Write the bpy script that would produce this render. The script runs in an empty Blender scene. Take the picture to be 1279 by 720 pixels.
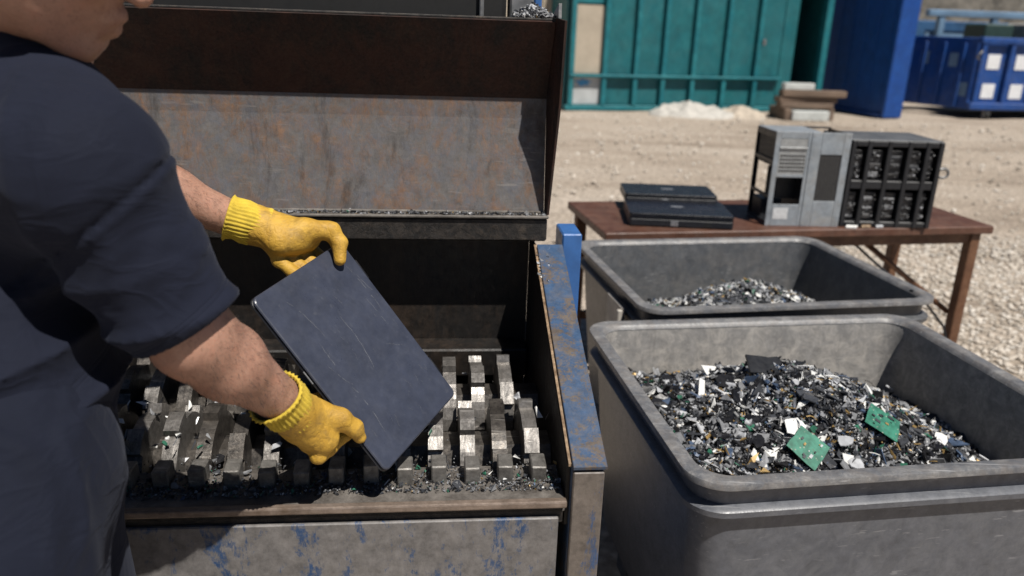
import bpy, bmesh, math, random
import numpy as np
from mathutils import Vector, Matrix

random.seed(7)
RNG = np.random.default_rng(11)
scene = bpy.context.scene
COL = scene.collection
R = math.radians

# ------------------------------------------------------------------ camera
CAM_H, PITCH, ROLL, FPX = 1.55, 18.5, 2.0, 1000.0
_p, _r = R(PITCH), R(ROLL)
FWD = np.array([0, math.cos(_p), -math.sin(_p)])
_R0 = np.array([1.0, 0, 0]); _U0 = np.array([0, math.sin(_p), math.cos(_p)])
RGT = math.cos(_r) * _R0 + math.sin(_r) * _U0
UPV = -math.sin(_r) * _R0 + math.cos(_r) * _U0
CPOS = np.array([0, 0, CAM_H])
cam_d = bpy.data.cameras.new('camera')
cam = bpy.data.objects.new('camera', cam_d); COL.objects.link(cam)
m = Matrix.Identity(4)
for i in range(3):
    m[i][0] = RGT[i]; m[i][1] = UPV[i]; m[i][2] = -FWD[i]; m[i][3] = CPOS[i]
cam.matrix_world = m
cam_d.sensor_width = 36.0
cam_d.lens = FPX / 1279.0 * 36.0
cam_d.clip_start = 0.05; cam_d.clip_end = 2000
cam_d.dof.use_dof = True
cam_d.dof.focus_distance = 1.42
cam_d.dof.aperture_fstop = 3.3
scene.camera = cam

# ------------------------------------------------------------------ world, sun, exposure
SUN = Vector((0.29, -0.41, 0.86)).normalized()
world = bpy.data.worlds.new('World'); scene.world = world
world.use_nodes = True
wn = world.node_tree.nodes; wn.clear()
sky = wn.new('ShaderNodeTexSky'); sky.sky_type = 'NISHITA'; sky.sun_disc = False
sky.sun_elevation = math.asin(SUN.z); sky.sun_rotation = math.atan2(SUN.x, SUN.y)
sky.air_density = 0.5; sky.dust_density = 0.05; sky.ozone_density = 1.0
bg = wn.new('ShaderNodeBackground'); bg.inputs['Strength'].default_value = 0.05
wo = wn.new('ShaderNodeOutputWorld')
world.node_tree.links.new(sky.outputs[0], bg.inputs[0])
world.node_tree.links.new(bg.outputs[0], wo.inputs[0])
sun_d = bpy.data.lights.new('sun', 'SUN'); sun_d.energy = 5.0; sun_d.angle = R(0.55)
sun_d.color = (1.0, 0.95, 0.88)
sun_o = bpy.data.objects.new('sun', sun_d); COL.objects.link(sun_o)
sun_o.rotation_euler = SUN.to_track_quat('Z', 'Y').to_euler()
sun_o.location = (3, -2, 8)
scene.view_settings.view_transform = 'Standard'
scene.view_settings.look = 'None'
scene.view_settings.exposure = 0.16
scene.view_settings.gamma = 1.0
scene.view_settings.use_curve_mapping = False
scene.render.engine = 'CYCLES'
scene.cycles.max_bounces = 5
scene.cycles.diffuse_bounces = 1

# ------------------------------------------------------------------ helpers
def at(u, v, w):
    """point seen at photo pixel (u, v), w metres along the view axis"""
    return CPOS + w * (FWD + RGT * (u - 639.5) / FPX - UPV * (v - 360) / FPX)

def link(o, parent=None):
    COL.objects.link(o)
    if parent is not None: o.parent = parent
    return o

def tag(o, label=None, cat=None, group=None, kind=None):
    if label: o['label'] = label
    if cat: o['category'] = cat
    if group: o['group'] = group
    if kind: o['kind'] = kind
    return o

def empty(name, loc=(0, 0, 0), rz=0.0, label=None, cat=None, group=None, rot=None):
    o = bpy.data.objects.new(name, None); COL.objects.link(o)
    o.location = loc; o.rotation_euler = rot if rot else (0, 0, rz)
    o.empty_display_size = 0.1
    return tag(o, label, cat, group)

def add(mesh, mat):
    if isinstance(mat, (list, tuple)):
        for x in mat: mesh.materials.append(x)
    elif mat: mesh.materials.append(mat)

def obj_bm(name, bm, mat, parent=None, smooth=False):
    me = bpy.data.meshes.new(name)
    bmesh.ops.recalc_face_normals(bm, faces=bm.faces)
    bm.to_mesh(me); bm.free()
    add(me, mat)
    if smooth:
        for p in me.polygons: p.use_smooth = True
    return link(bpy.data.objects.new(name, me), parent)

def obj_py(name, v, f, mat, parent=None, smooth=False, mi=None):
    me = bpy.data.meshes.new(name)
    me.from_pydata([tuple(map(float, x)) for x in v], [], [tuple(int(i) for i in x) for x in f])
    add(me, mat)
    if mi is not None: me.polygons.foreach_set('material_index', np.array(mi, dtype=np.int32))
    if smooth: me.polygons.foreach_set('use_smooth', np.ones(len(me.polygons), dtype=bool))
    me.update()
    return link(bpy.data.objects.new(name, me), parent)

def bm_box(bm, x0, x1, y0, y1, z0, z1, bevel=0.0, seg=1, mat4=None):
    vs = [bm.verts.new((x, y, z)) for x in (x0, x1) for y in (y0, y1) for z in (z0, z1)]
    q = lambda a, b, c, d: bm.faces.new((vs[a], vs[b], vs[c], vs[d]))
    fs = [q(0, 1, 3, 2), q(4, 6, 7, 5), q(0, 4, 5, 1), q(2, 3, 7, 6), q(0, 2, 6, 4), q(1, 5, 7, 3)]
    if bevel > 0:
        es = list({e for f in fs for e in f.edges})
        r = bmesh.ops.bevel(bm, geom=es, offset=bevel, segments=seg, profile=0.5, affect='EDGES', clamp_overlap=True)
        vs = list({v for f in r['faces'] for v in f.verts} | {v for v in vs if v.is_valid})
    if mat4 is not None:
        bmesh.ops.transform(bm, matrix=mat4, verts=vs)
    return vs

def box(name, x0, x1, y0, y1, z0, z1, mat, parent=None, bevel=0.003, seg=1, rot=None):
    bm = bmesh.new(); bm_box(bm, x0, x1, y0, y1, z0, z1, bevel, seg)
    o = obj_bm(name, bm, mat, parent)
    return o

def prism_x(name, pts, x0, x1, mat, parent=None, bevel=0.0):
    """closed outline pts in (y, z), extruded from x0 to x1"""
    bm = bmesh.new()
    a = [bm.verts.new((x0, y, z)) for y, z in pts]; b = [bm.verts.new((x1, y, z)) for y, z in pts]
    n = len(pts)
    bm.faces.new(a); bm.faces.new(b[::-1])
    for i in range(n): bm.faces.new((a[i], b[i], b[(i + 1) % n], a[(i + 1) % n]))
    if bevel: bmesh.ops.bevel(bm, geom=list(bm.edges), offset=bevel, segments=1, affect='EDGES', clamp_overlap=True)
    return obj_bm(name, bm, mat, parent)

def bm_tube(bm, pts, rad, n=10, cap=True):
    pts = [Vector(p) for p in pts]
    if not isinstance(rad, (list, tuple)): rad = [rad] * len(pts)
    rings = []
    up = None
    for i, p in enumerate(pts):
        d = (pts[min(i + 1, len(pts) - 1)] - pts[max(i - 1, 0)]).normalized()
        if up is None:
            up = Vector((0, 0, 1)) if abs(d.z) < 0.9 else Vector((1, 0, 0))
        s = d.cross(up).normalized(); up = s.cross(d).normalized()
        rings.append([bm.verts.new(p + (s * math.cos(2 * math.pi * k / n) + up * math.sin(2 * math.pi * k / n)) * rad[i]) for k in range(n)])
    for a, b in zip(rings, rings[1:]):
        for k in range(n): bm.faces.new((a[k], a[(k + 1) % n], b[(k + 1) % n], b[k]))
    if cap:
        bm.faces.new(rings[0][::-1]); bm.faces.new(rings[-1])
    return rings

def tube(name, pts, rad, mat, parent=None, n=10, smooth=True):
    bm = bmesh.new(); bm_tube(bm, pts, rad, n)
    return obj_bm(name, bm, mat, parent, smooth)

def loft(name, loops, mat, parent=None, close_first=False, close_last=False, smooth=False):
    n = len(loops[0]); v = [p for l in loops for p in l]; f = []
    for a in range(len(loops) - 1):
        for k in range(n):
            f.append((a * n + k, a * n + (k + 1) % n, (a + 1) * n + (k + 1) % n, (a + 1) * n + k))
    if close_first: f.append(tuple(range(n))[::-1])
    if close_last: f.append(tuple(range((len(loops) - 1) * n, len(loops) * n)))
    return obj_py(name, v, f, mat, parent, smooth)

def rrect(hw, hd, r, z, n=7, cx=0, cy=0):
    pts = []
    for sx, sy, a0 in ((1, 1, 0), (-1, 1, 90), (-1, -1, 180), (1, -1, 270)):
        for i in range(n):
            a = R(a0 + 90 * i / (n - 1))
            pts.append((cx + sx * (hw - r) + r * math.cos(a), cy + sy * (hd - r) + r * math.sin(a), z))
    return pts

# cheap numpy noise (sum of warped sines)
_K = RNG.normal(size=(24, 3)); _PH = RNG.uniform(0, 6.28, 24)
def fnoise(P, s, o=0):
    P = np.asarray(P) * s
    r = np.zeros(len(P))
    for i in range(5):
        k = _K[(i + o) % 24]; ph = _PH[(i + o) % 24]
        k2 = _K[(i + o + 7) % 24]
        r += np.sin(P @ k + ph + 1.3 * np.sin(P @ k2 * 0.7 + ph * 2))
    return r / 5

# ------------------------------------------------------------------ signed-distance modelling
def cone(p1, r1, p2, r2):
    p1 = np.asarray(p1, float); p2 = np.asarray(p2, float)
    def f(P):
        d = p2 - p1; L = d @ d + 1e-12
        t = np.clip((P - p1) @ d / L, 0, 1)
        return np.linalg.norm(P - p1 - t[:, None] * d, axis=1) - (r1 + (r2 - r1) * t)
    return f, np.minimum(p1 - r1, p2 - r2), np.maximum(p1 + r1, p2 + r2)

def ell(c, rad, axes=None):
    c = np.asarray(c, float); rad = np.asarray(rad, float)
    A = np.eye(3) if axes is None else np.asarray(axes, float)   # rows: local axes
    def f(P):
        q = (P - c) @ A.T
        k0 = np.linalg.norm(q / rad, axis=1); k1 = np.linalg.norm(q / rad ** 2, axis=1) + 1e-9
        return k0 * (k0 - 1) / k1
    m_ = rad.max()
    return f, c - m_, c + m_

def smin(a, b, k):
    h = np.clip(0.5 + 0.5 * (b - a) / k, 0, 1)
    return b + (a - b) * h - k * h * (1 - h)

def surface(prims, h, k=0.03, post=None, pad=0.03, lohi=None):
    """smooth union of primitives -> surface-nets mesh (verts, quads)"""
    if lohi is None:
        lo = np.min([p[1] for p in prims], axis=0) - pad; hi = np.max([p[2] for p in prims], axis=0) + pad
    else: lo, hi = map(np.asarray, lohi)
    n = np.ceil((hi - lo) / h).astype(int) + 1
    ax = [lo[i] + h * np.arange(n[i]) for i in range(3)]
    G = np.stack(np.meshgrid(*ax, indexing='ij'), -1).reshape(-1, 3)
    V = np.full(n, 0.06)
    G4 = G.reshape(*n, 3)
    for p in prims:
        kk = p[3] if len(p) > 3 else k
        i0 = np.clip(np.floor((p[1] - 0.06 - lo) / h).astype(int), 0, n); i1 = np.clip(np.ceil((p[2] + 0.06 - lo) / h).astype(int) + 1, 0, n)
        if (i1 <= i0).any(): continue
        sl3 = tuple(slice(a, b) for a, b in zip(i0, i1))
        sub = V[sl3]; d = p[0](G4[sl3].reshape(-1, 3)).reshape(sub.shape)
        V[sl3] = smin(sub, np.minimum(d, 0.12), kk)
    if post is not None:
        nearb = (np.abs(V) < 0.05).ravel(); Vf = V.ravel()
        Vf[nearb] = post(G[nearb], Vf[nearb]); V = Vf.reshape(n)
    I = V < 0
    c = np.zeros(n - 1, int)
    sl = lambda d, a: slice(d, n[a] - 1 + d)
    for dx in (0, 1):
        for dy in (0, 1):
            for dz in (0, 1): c += I[sl(dx, 0), sl(dy, 1), sl(dz, 2)]
    act = np.argwhere((c > 0) & (c < 8))
    idx = -np.ones(n - 1, int); idx[tuple(act.T)] = np.arange(len(act))
    acc = np.zeros((len(act), 3)); cnt = np.zeros(len(act))
    cor = [(a, b, d) for a in (0, 1) for b in (0, 1) for d in (0, 1)]
    for i in range(8):
        for j in range(i + 1, 8):
            A = np.array(cor[i]); B = np.array(cor[j])
            if np.abs(A - B).sum() != 1: continue
            va = V[tuple((act + A).T)]; vb = V[tuple((act + B).T)]
            cr = (va < 0) != (vb < 0)
            t = np.where(cr, va / np.where(cr, va - vb, 1), 0)
            acc += np.where(cr[:, None], A + t[:, None] * (B - A), 0); cnt += cr
    verts = lo + h * (act + acc / cnt[:, None])
    faces = []
    for a in range(3):
        b, d = (a + 1) % 3, (a + 2) % 3
        s0 = [slice(None)] * 3; s1 = [slice(None)] * 3
        s0[a] = slice(0, n[a] - 1); s1[a] = slice(1, n[a])
        cr = np.argwhere(I[tuple(s0)] != I[tuple(s1)])
        cr = cr[(cr[:, b] > 0) & (cr[:, d] > 0) & (cr[:, b] < n[b] - 1) & (cr[:, d] < n[d] - 1)]
        ins = I[tuple(cr.T)]
        eb = np.zeros(3, int); eb[b] = 1; ed = np.zeros(3, int); ed[d] = 1
        q = np.stack([idx[tuple((cr - eb - ed).T)], idx[tuple((cr - ed).T)], idx[tuple(cr.T)], idx[tuple((cr - eb).T)]], 1)
        q[~ins] = q[~ins][:, ::-1]
        faces.append(q)
    return verts, np.concatenate(faces)

def sdf_obj(name, prims, h, mat, parent, k=0.03, post=None, cut=None, lohi=None):
    v, f = surface(prims, h, k, post, lohi=lohi)
    if cut is not None:                    # drop faces for which cut(centre) is true (open hems)
        cen = v[f].mean(axis=1); f = f[~cut(cen)]
        used = np.unique(f); remap = -np.ones(len(v), int); remap[used] = np.arange(len(used))
        v = v[used]; f = remap[f]
    o = obj_py(name, v, f, mat, parent, True)
    return o

# ------------------------------------------------------------------ materials
def nt(name):
    mt = bpy.data.materials.new(name); mt.use_nodes = True
    t = mt.node_tree; b = t.nodes['Principled BSDF']
    return mt, t, b

def N(t, typ, **kw):
    n = t.nodes.new(typ)
    for k_, v in kw.items(): setattr(n, k_, v)
    return n

def coords(t, kind='pos', stretch=(1, 1, 1)):
    if kind == 'pos': src = N(t, 'ShaderNodeNewGeometry').outputs['Position']
    else: src = N(t, 'ShaderNodeTexCoord').outputs['Object']
    mp = N(t, 'ShaderNodeMapping'); mp.inputs['Scale'].default_value = stretch
    t.links.new(src, mp.inputs['Vector'])
    return mp.outputs[0]

def noise(t, vec, scale, detail=6, rough=0.6, dist=0.0):
    n = N(t, 'ShaderNodeTexNoise')
    n.inputs['Scale'].default_value = scale; n.inputs['Detail'].default_value = detail
    n.inputs['Roughness'].default_value = rough; n.inputs['Distortion'].default_value = dist
    t.links.new(vec, n.inputs['Vector'])
    return n.outputs['Fac']

def ramp(t, fac, stops):
    r = N(t, 'ShaderNodeValToRGB'); el = r.color_ramp.elements
    while len(el) > 1: el.remove(el[-1])
    for i, (p, c) in enumerate(stops):
        e = el[0] if i == 0 else el.new(p)
        e.position = p
        if not isinstance(c, (tuple, list)): c = (c, c, c)
        e.color = (*c, 1)
    t.links.new(fac, r.inputs[0])
    return r.outputs[0]

def mixc(t, fac, a, b, mode='MIX'):
    x = N(t, 'ShaderNodeMix', data_type='RGBA', blend_type=mode)
    for s, v in ((x.inputs[0], fac), (x.inputs[6], a), (x.inputs[7], b)):
        if hasattr(v, 'is_linked'): t.links.new(v, s)
        elif isinstance(v, (tuple, list)): s.default_value = (*v, 1)
        else: s.default_value = v
    return x.outputs[2]

def bump(t, b, h, strength=0.3, dist=0.01):
    bp = N(t, 'ShaderNodeBump'); bp.inputs['Strength'].default_value = strength; bp.inputs['Distance'].default_value = dist
    t.links.new(h, bp.inputs['Height']); t.links.new(bp.outputs[0], b.inputs['Normal'])

def plain(name, col, rough=0.5, metal=0.0, var=0.25, scale=12, bmp=0.0, kind='pos', stretch=(1, 1, 1), rvar=0.15, bscale=None, spec=None):
    mt, t, b = nt(name)
    v = coords(t, kind, stretch); nz = noise(t, v, scale, 8, 0.65)
    lo = tuple(c * (1 - var) for c in col); hi = tuple(min(1, c * (1 + var)) for c in col)
    t.links.new(ramp(t, nz, [(0.3, lo), (0.7, hi)]), b.inputs['Base Color'])
    t.links.new(ramp(t, noise(t, v, scale * 2.7, 5), [(0.3, max(0, rough - rvar)), (0.7, min(1, rough + rvar))]), b.inputs['Roughness'])
    b.inputs['Metallic'].default_value = metal
    if spec is not None: b.inputs['Specular IOR Level'].default_value = spec
    if bmp: bump(t, b, noise(t, v, bscale or scale * 4, 8, 0.7), bmp, 0.004)
    return mt

def worn(name, paint, bare, scale=6, thresh=0.5, soft=0.06, stretch=(1, 1, 1), dust=None, rough=0.55, metal_bare=0.0, bmp=0.3, fine=60, dust_amt=0.5, stain=None, scr=None):
    """paint flaked off to bare / rusty metal, with dust"""
    mt, t, b = nt(name)
    v = coords(t, 'pos', stretch)
    n1 = noise(t, v, scale, 14, 0.80, 0.3)
    n2 = noise(t, coords(t), fine, 6, 0.7)
    mx = N(t, 'ShaderNodeMath', operation='MULTIPLY_ADD'); mx.inputs[1].default_value = 0.22
    t.links.new(n2, mx.inputs[0]); t.links.new(n1, mx.inputs[2])
    mask = ramp(t, mx.outputs[0], [(thresh + 0.11 - soft, 0.0), (thresh + 0.11 + soft, 1.0)])
    bc = ramp(t, noise(t, coords(t), scale * 2.3, 9, 0.75), [(0.28, tuple(c * 0.5 for c in bare)), (0.5, bare), (0.75, tuple(min(1, c * 1.6) for c in bare))])
    pc = ramp(t, noise(t, coords(t), scale * 3.1, 8, 0.7), [(0.3, tuple(c * 0.7 for c in paint)), (0.7, tuple(min(1, c * 1.25) for c in paint))])
    col = mixc(t, mask, pc, bc)
    if dust:
        dm = ramp(t, noise(t, coords(t), scale * 1.4, 10, 0.75, 0.8), [(0.45, 0.0), (0.75, dust_amt)])
        col = mixc(t, dm, col, dust)
    if stain:                              # (colour, scale, stretch, start, amount): runs and grime of their own shape
        sm_ = ramp(t, noise(t, coords(t, 'pos', stain[2]), stain[1], 12, 0.78, 0.5), [(stain[3], 0.0), (stain[3] + 0.14, stain[4])])
        col = mixc(t, sm_, col, stain[0])
    if scr:                                # (colour, amount): long thin scratches in two directions
        for rot, sc_ in (((0.3, 0.5, 0.9), 1.0), ((1.2, -0.6, 2.3), 0.8)):
            mp = N(t, 'ShaderNodeMapping'); mp.inputs['Rotation'].default_value = rot; mp.inputs['Scale'].default_value = (3 * sc_, 130 * sc_, 130 * sc_)
            t.links.new(N(t, 'ShaderNodeNewGeometry').outputs['Position'], mp.inputs['Vector'])
            sn = noise(t, mp.outputs[0], 1.0, 3, 0.5, 0.2)
            br = noise(t, coords(t), 9, 4, 0.6)
            mu = N(t, 'ShaderNodeMath', operation='MULTIPLY')
            t.links.new(ramp(t, sn, [(0.66, 0.0), (0.70, scr[1])]), mu.inputs[0]); t.links.new(ramp(t, br, [(0.42, 0.0), (0.6, 1.0)]), mu.inputs[1])
            col = mixc(t, mu.outputs[0], col, scr[0])
    t.links.new(col, b.inputs['Base Color'])
    t.links.new(ramp(t, n2, [(0.3, rough - 0.12), (0.7, rough + 0.15)]), b.inputs['Roughness'])
    if metal_bare:
        mm = N(t, 'ShaderNodeMath', operation='MULTIPLY'); mm.inputs[1].default_value = metal_bare
        t.links.new(mask, mm.inputs[0]); t.links.new(mm.outputs[0], b.inputs['Metallic'])
    bump(t, b, mx.outputs[0], bmp, 0.004)
    return mt

M = {}
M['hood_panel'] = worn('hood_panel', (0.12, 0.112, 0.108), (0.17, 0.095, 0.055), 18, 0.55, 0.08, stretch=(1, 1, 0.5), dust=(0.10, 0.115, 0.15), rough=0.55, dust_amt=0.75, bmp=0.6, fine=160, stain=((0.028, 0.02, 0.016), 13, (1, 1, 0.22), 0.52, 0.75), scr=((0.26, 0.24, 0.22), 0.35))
M['housing'] = plain('housing', (0.006, 0.006, 0.006), 0.7)
M['hood_top'] = worn('hood_top', (0.034, 0.0105, 0.0055), (0.007, 0.005, 0.0045), 12, 0.52, 0.07, stretch=(1, 1, 0.5), dust=(0.09, 0.05, 0.03), rough=0.7, dust_amt=0.3, fine=160, bmp=0.6)  # dark rust, with the shade of the overhang put into its colour
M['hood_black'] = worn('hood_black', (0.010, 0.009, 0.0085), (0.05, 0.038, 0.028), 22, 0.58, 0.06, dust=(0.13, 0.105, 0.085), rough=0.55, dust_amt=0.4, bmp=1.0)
M['inner_steel'] = worn('inner_steel', (0.007, 0.006, 0.0055), (0.03, 0.019, 0.012), 9, 0.55, 0.1, stretch=(1, 1, 0.35), rough=0.55, bmp=0.4)
M['blue_worn'] = worn('blue_worn', (0.035, 0.075, 0.15), (0.105, 0.082, 0.065), 14, 0.53, 0.03, dust=(0.17, 0.145, 0.12), rough=0.5, dust_amt=0.55, fine=150)
M['front_panel'] = worn('front_panel', (0.024, 0.06, 0.14), (0.15, 0.142, 0.138), 18, 0.44, 0.025, stretch=(1, 1, 0.35), dust=(0.24, 0.22, 0.20), rough=0.5, dust_amt=0.35)
M['post_steel'] = worn('post_steel', (0.03, 0.07, 0.16), (0.13, 0.11, 0.095), 18, 0.42, 0.03, stretch=(1, 1, 0.35), dust=(0.22, 0.19, 0.16), rough=0.5, dust_amt=0.4)
M['blue_post'] = plain('blue_post', (0.035, 0.12, 0.33), 0.45, var=0.2, scale=20)
M['tray'] = worn('tray', (0.05, 0.043, 0.037), (0.17, 0.155, 0.14), 12, 0.5, 0.12, dust=(0.15, 0.135, 0.12), rough=0.6, dust_amt=0.5, bmp=0.5)
M['lip_steel'] = worn('lip_steel', (0.10, 0.07, 0.05), (0.30, 0.24, 0.20), 14, 0.5, 0.12, stretch=(0.3, 1, 1), rough=0.42, metal_bare=0.5)
M['rust_edge'] = worn('rust_edge', (0.13, 0.08, 0.045), (0.34, 0.24, 0.15), 20, 0.5, 0.1, rough=0.55)
M['cutter'] = worn('cutter', (0.03, 0.027, 0.024), (0.27, 0.255, 0.24), 38, 0.47, 0.14, stretch=(2, 0.6, 0.6), rough=0.36, metal_bare=0.75, dust=(0.13, 0.115, 0.10), dust_amt=0.5, bmp=0.25, fine=160, stain=((0.012, 0.011, 0.010), 24, (1, 1, 1), 0.54, 0.8), scr=((0.5, 0.48, 0.45), 0.5))
M['cutter_dark'] = worn('cutter_dark', (0.018, 0.016, 0.015), (0.14, 0.125, 0.11), 34, 0.5, 0.1, rough=0.36, metal_bare=0.7, bmp=0.25, fine=160, scr=((0.4, 0.38, 0.35), 0.4))
M['steel_edge'] = plain('steel_edge', (0.42, 0.40, 0.37), 0.38, metal=0.6, var=0.5, scale=90)
M['block'] = worn('block', (0.04, 0.037, 0.034), (0.23, 0.22, 0.205), 36, 0.48, 0.14, rough=0.42, metal_bare=0.5, dust=(0.17, 0.155, 0.135), dust_amt=0.5, bmp=0.25, fine=160, scr=((0.5, 0.48, 0.45), 0.4))
M['bin_inner'] = worn('bin_inner', (0.165, 0.163, 0.16), (0.25, 0.24, 0.228), 14, 0.48, 0.2, stretch=(1, 1, 0.14), dust=(0.44, 0.41, 0.37), rough=0.6, dust_amt=0.95, bmp=0.06, fine=240, stain=((0.07, 0.068, 0.065), 16, (1, 1, 0.1), 0.57, 0.6), scr=((0.40, 0.39, 0.37), 0.35))
M['bin'] = worn('bin', (0.082, 0.089, 0.105), (0.115, 0.12, 0.135), 12, 0.5, 0.25, stretch=(1, 1, 0.3), dust=(0.20, 0.205, 0.215), rough=0.40, dust_amt=0.5, bmp=0.05, fine=260, scr=((0.30, 0.30, 0.31), 0.55))
M['bin_far'] = worn('bin_far', (0.055, 0.06, 0.068), (0.10, 0.104, 0.11), 9, 0.5, 0.2, stretch=(1, 1, 0.2), dust=(0.24, 0.22, 0.20), rough=0.42, dust_amt=0.4, bmp=0.08, fine=120, scr=((0.3, 0.3, 0.3), 0.4))
M['bin_rim'] = worn('bin_rim', (0.12, 0.124, 0.134), (0.23, 0.225, 0.22), 16, 0.53, 0.1, dust=(0.17, 0.14, 0.115), rough=0.45, dust_amt=0.6, bmp=0.2, fine=200, scr=((0.42, 0.42, 0.42), 0.6))
M['plate'] = plain('plate', (0.42, 0.39, 0.35), 0.6, var=0.3, scale=9, bmp=0.2)
M['table'] = worn('table', (0.075, 0.03, 0.018), (0.12, 0.055, 0.035), 6, 0.52, 0.1, dust=(0.20, 0.15, 0.12), rough=0.5, dust_amt=0.3)
M['table_leg'] = worn('table_leg', (0.10, 0.042, 0.02), (0.17, 0.085, 0.045), 9, 0.5, 0.1, rough=0.6)
M['pipe'] = plain('pipe', (0.10, 0.13, 0.11), 0.5, scale=20)
M['black_plastic'] = plain('black_plastic', (0.014, 0.015, 0.018), 0.42, var=0.3, scale=25, rvar=0.1)
M['laptop_lid'] = worn('laptop_lid', (0.036, 0.042, 0.064), (0.044, 0.05, 0.072), 8, 0.5, 0.3, rough=0.36, bmp=0.02, fine=40, dust=(0.055, 0.06, 0.078), dust_amt=0.2, scr=((0.12, 0.125, 0.14), 0.2))
M['laptop_black'] = plain('laptop_black', (0.009, 0.010, 0.014), 0.28, var=0.2, scale=10, rvar=0.08)
M['laptop_side'] = plain('laptop_side', (0.012, 0.013, 0.017), 0.45, var=0.2, scale=30)
M['scratch'] = plain('scratch', (0.15, 0.155, 0.17), 0.6)
M['emblem'] = plain('emblem', (0.35, 0.36, 0.38), 0.3, metal=0.6, var=0.1)
M['pc_grey'] = worn('pc_grey', (0.25, 0.28, 0.31), (0.30, 0.30, 0.29), 8, 0.6, 0.1, dust=(0.34, 0.33, 0.31), rough=0.42, metal_bare=0.3, dust_amt=0.4, bmp=0.05)
M['pc_vent'] = plain('pc_vent', (0.36, 0.37, 0.37), 0.4, metal=0.4, var=0.2, scale=40)
M['pc_dark'] = plain('pc_dark', (0.012, 0.012, 0.013), 0.55, var=0.4, scale=40)
M['pc_mesh'] = plain('pc_mesh', (0.035, 0.034, 0.034), 0.6, var=0.5, scale=180)
M['pc_sticker'] = plain('pc_sticker', (0.55, 0.56, 0.57), 0.5, var=0.15, scale=60)
M['drive'] = plain('drive', (0.06, 0.06, 0.063), 0.4, metal=0.3, var=0.6, scale=35)
M['drive_light'] = plain('drive_light', (0.45, 0.45, 0.44), 0.35, metal=0.3, var=0.5, scale=45)
M['server_top'] = plain('server_top', (0.13, 0.135, 0.14), 0.45, metal=0.3, var=0.35, scale=10)
M['teal'] = worn('teal', (0.003, 0.105, 0.125), (0.012, 0.135, 0.145), 1.6, 0.55, 0.15, stretch=(1, 1, 0.5), dust=(0.06, 0.17, 0.18), rough=0.5, dust_amt=0.3, fine=15, bmp=0.1, stain=((0.10, 0.07, 0.05), 3.2, (1, 1, 0.3), 0.62, 0.55))
M['teal_rib'] = worn('teal_rib', (0.004, 0.13, 0.16), (0.02, 0.18, 0.20), 2.5, 0.55, 0.12, rough=0.5, fine=20, bmp=0.1)
M['beige'] = plain('beige', (0.42, 0.36, 0.28), 0.6, var=0.15, scale=3)
M['white_panel'] = plain('white_panel', (0.45, 0.47, 0.47), 0.55, var=0.15, scale=4)
M['blue_splash'] = plain('blue_splash', (0.05, 0.25, 0.50), 0.6, var=0.3, scale=8)
M['blue_box'] = worn('blue_box', (0.004, 0.05, 0.24), (0.01, 0.07, 0.27), 2, 0.6, 0.2, rough=0.45, fine=20, bmp=0.08)
M['skip_blue'] = worn('skip_blue', (0.006, 0.055, 0.24), (0.03, 0.08, 0.25), 2.5, 0.62, 0.1, dust=(0.2, 0.2, 0.2), dust_amt=0.2, rough=0.45, fine=20, bmp=0.08, stain=((0.14, 0.09, 0.06), 5, (1, 1, 0.5), 0.64, 0.6))
M['far_blue'] = plain('far_blue', (0.03, 0.10, 0.22), 0.6, var=0.3, scale=2)
M['far_light'] = plain('far_light', (0.13, 0.22, 0.33), 0.6, var=0.3, scale=2)
M['sticker'] = plain('sticker', (0.72, 0.73, 0.74), 0.5, var=0.1, scale=10)
M['concrete'] = plain('concrete', (0.40, 0.38, 0.35), 0.85, var=0.25, scale=5, bmp=0.3)
M['timber'] = plain('timber', (0.15, 0.105, 0.075), 0.8, var=0.4, scale=6, stretch=(0.3, 1, 3), bmp=0.3)
M['pale_block'] = plain('pale_block', (0.48, 0.50, 0.48), 0.8, var=0.2, scale=6)
M['dark_green'] = plain('dark_green', (0.02, 0.05, 0.045), 0.6, var=0.3)
M['scrap'] = plain('scrap', (0.10, 0.09, 0.075), 0.85, var=0.7, scale=3, bmp=0.6)
M['rubber'] = plain('rubber', (0.02, 0.02, 0.02), 0.7)
M['steel_dull'] = plain('steel_dull', (0.22, 0.22, 0.22), 0.45, metal=0.5, var=0.3, scale=30)
M['dirt_crumbs'] = plain('dirt_crumbs', (0.15, 0.145, 0.14), 0.9, var=0.6, scale=60, bmp=0.8)
# pile palette
M['f_black'] = plain('f_black', (0.012, 0.012, 0.014), 0.38, var=0.5, scale=50)
M['f_dark'] = plain('f_dark', (0.045, 0.048, 0.055), 0.45, var=0.5, scale=50)
M['f_grey'] = plain('f_grey', (0.19, 0.195, 0.205), 0.5, var=0.4, scale=50)
M['f_light'] = plain('f_light', (0.42, 0.43, 0.45), 0.5, var=0.3, scale=50)
M['f_white'] = plain('f_white', (0.70, 0.70, 0.68), 0.5, var=0.15, scale=50)
M['f_metal'] = plain('f_metal', (0.42, 0.42, 0.43), 0.36, metal=0.9, var=0.3, scale=50)
M['f_gold'] = plain('f_gold', (0.36, 0.24, 0.09), 0.4, metal=0.3, var=0.4, scale=50)
M['f_green'] = plain('f_green', (0.025, 0.12, 0.075), 0.45, var=0.4, scale=50)
M['f_blue'] = plain('f_blue', (0.06, 0.09, 0.15), 0.45, var=0.4, scale=50)

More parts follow.
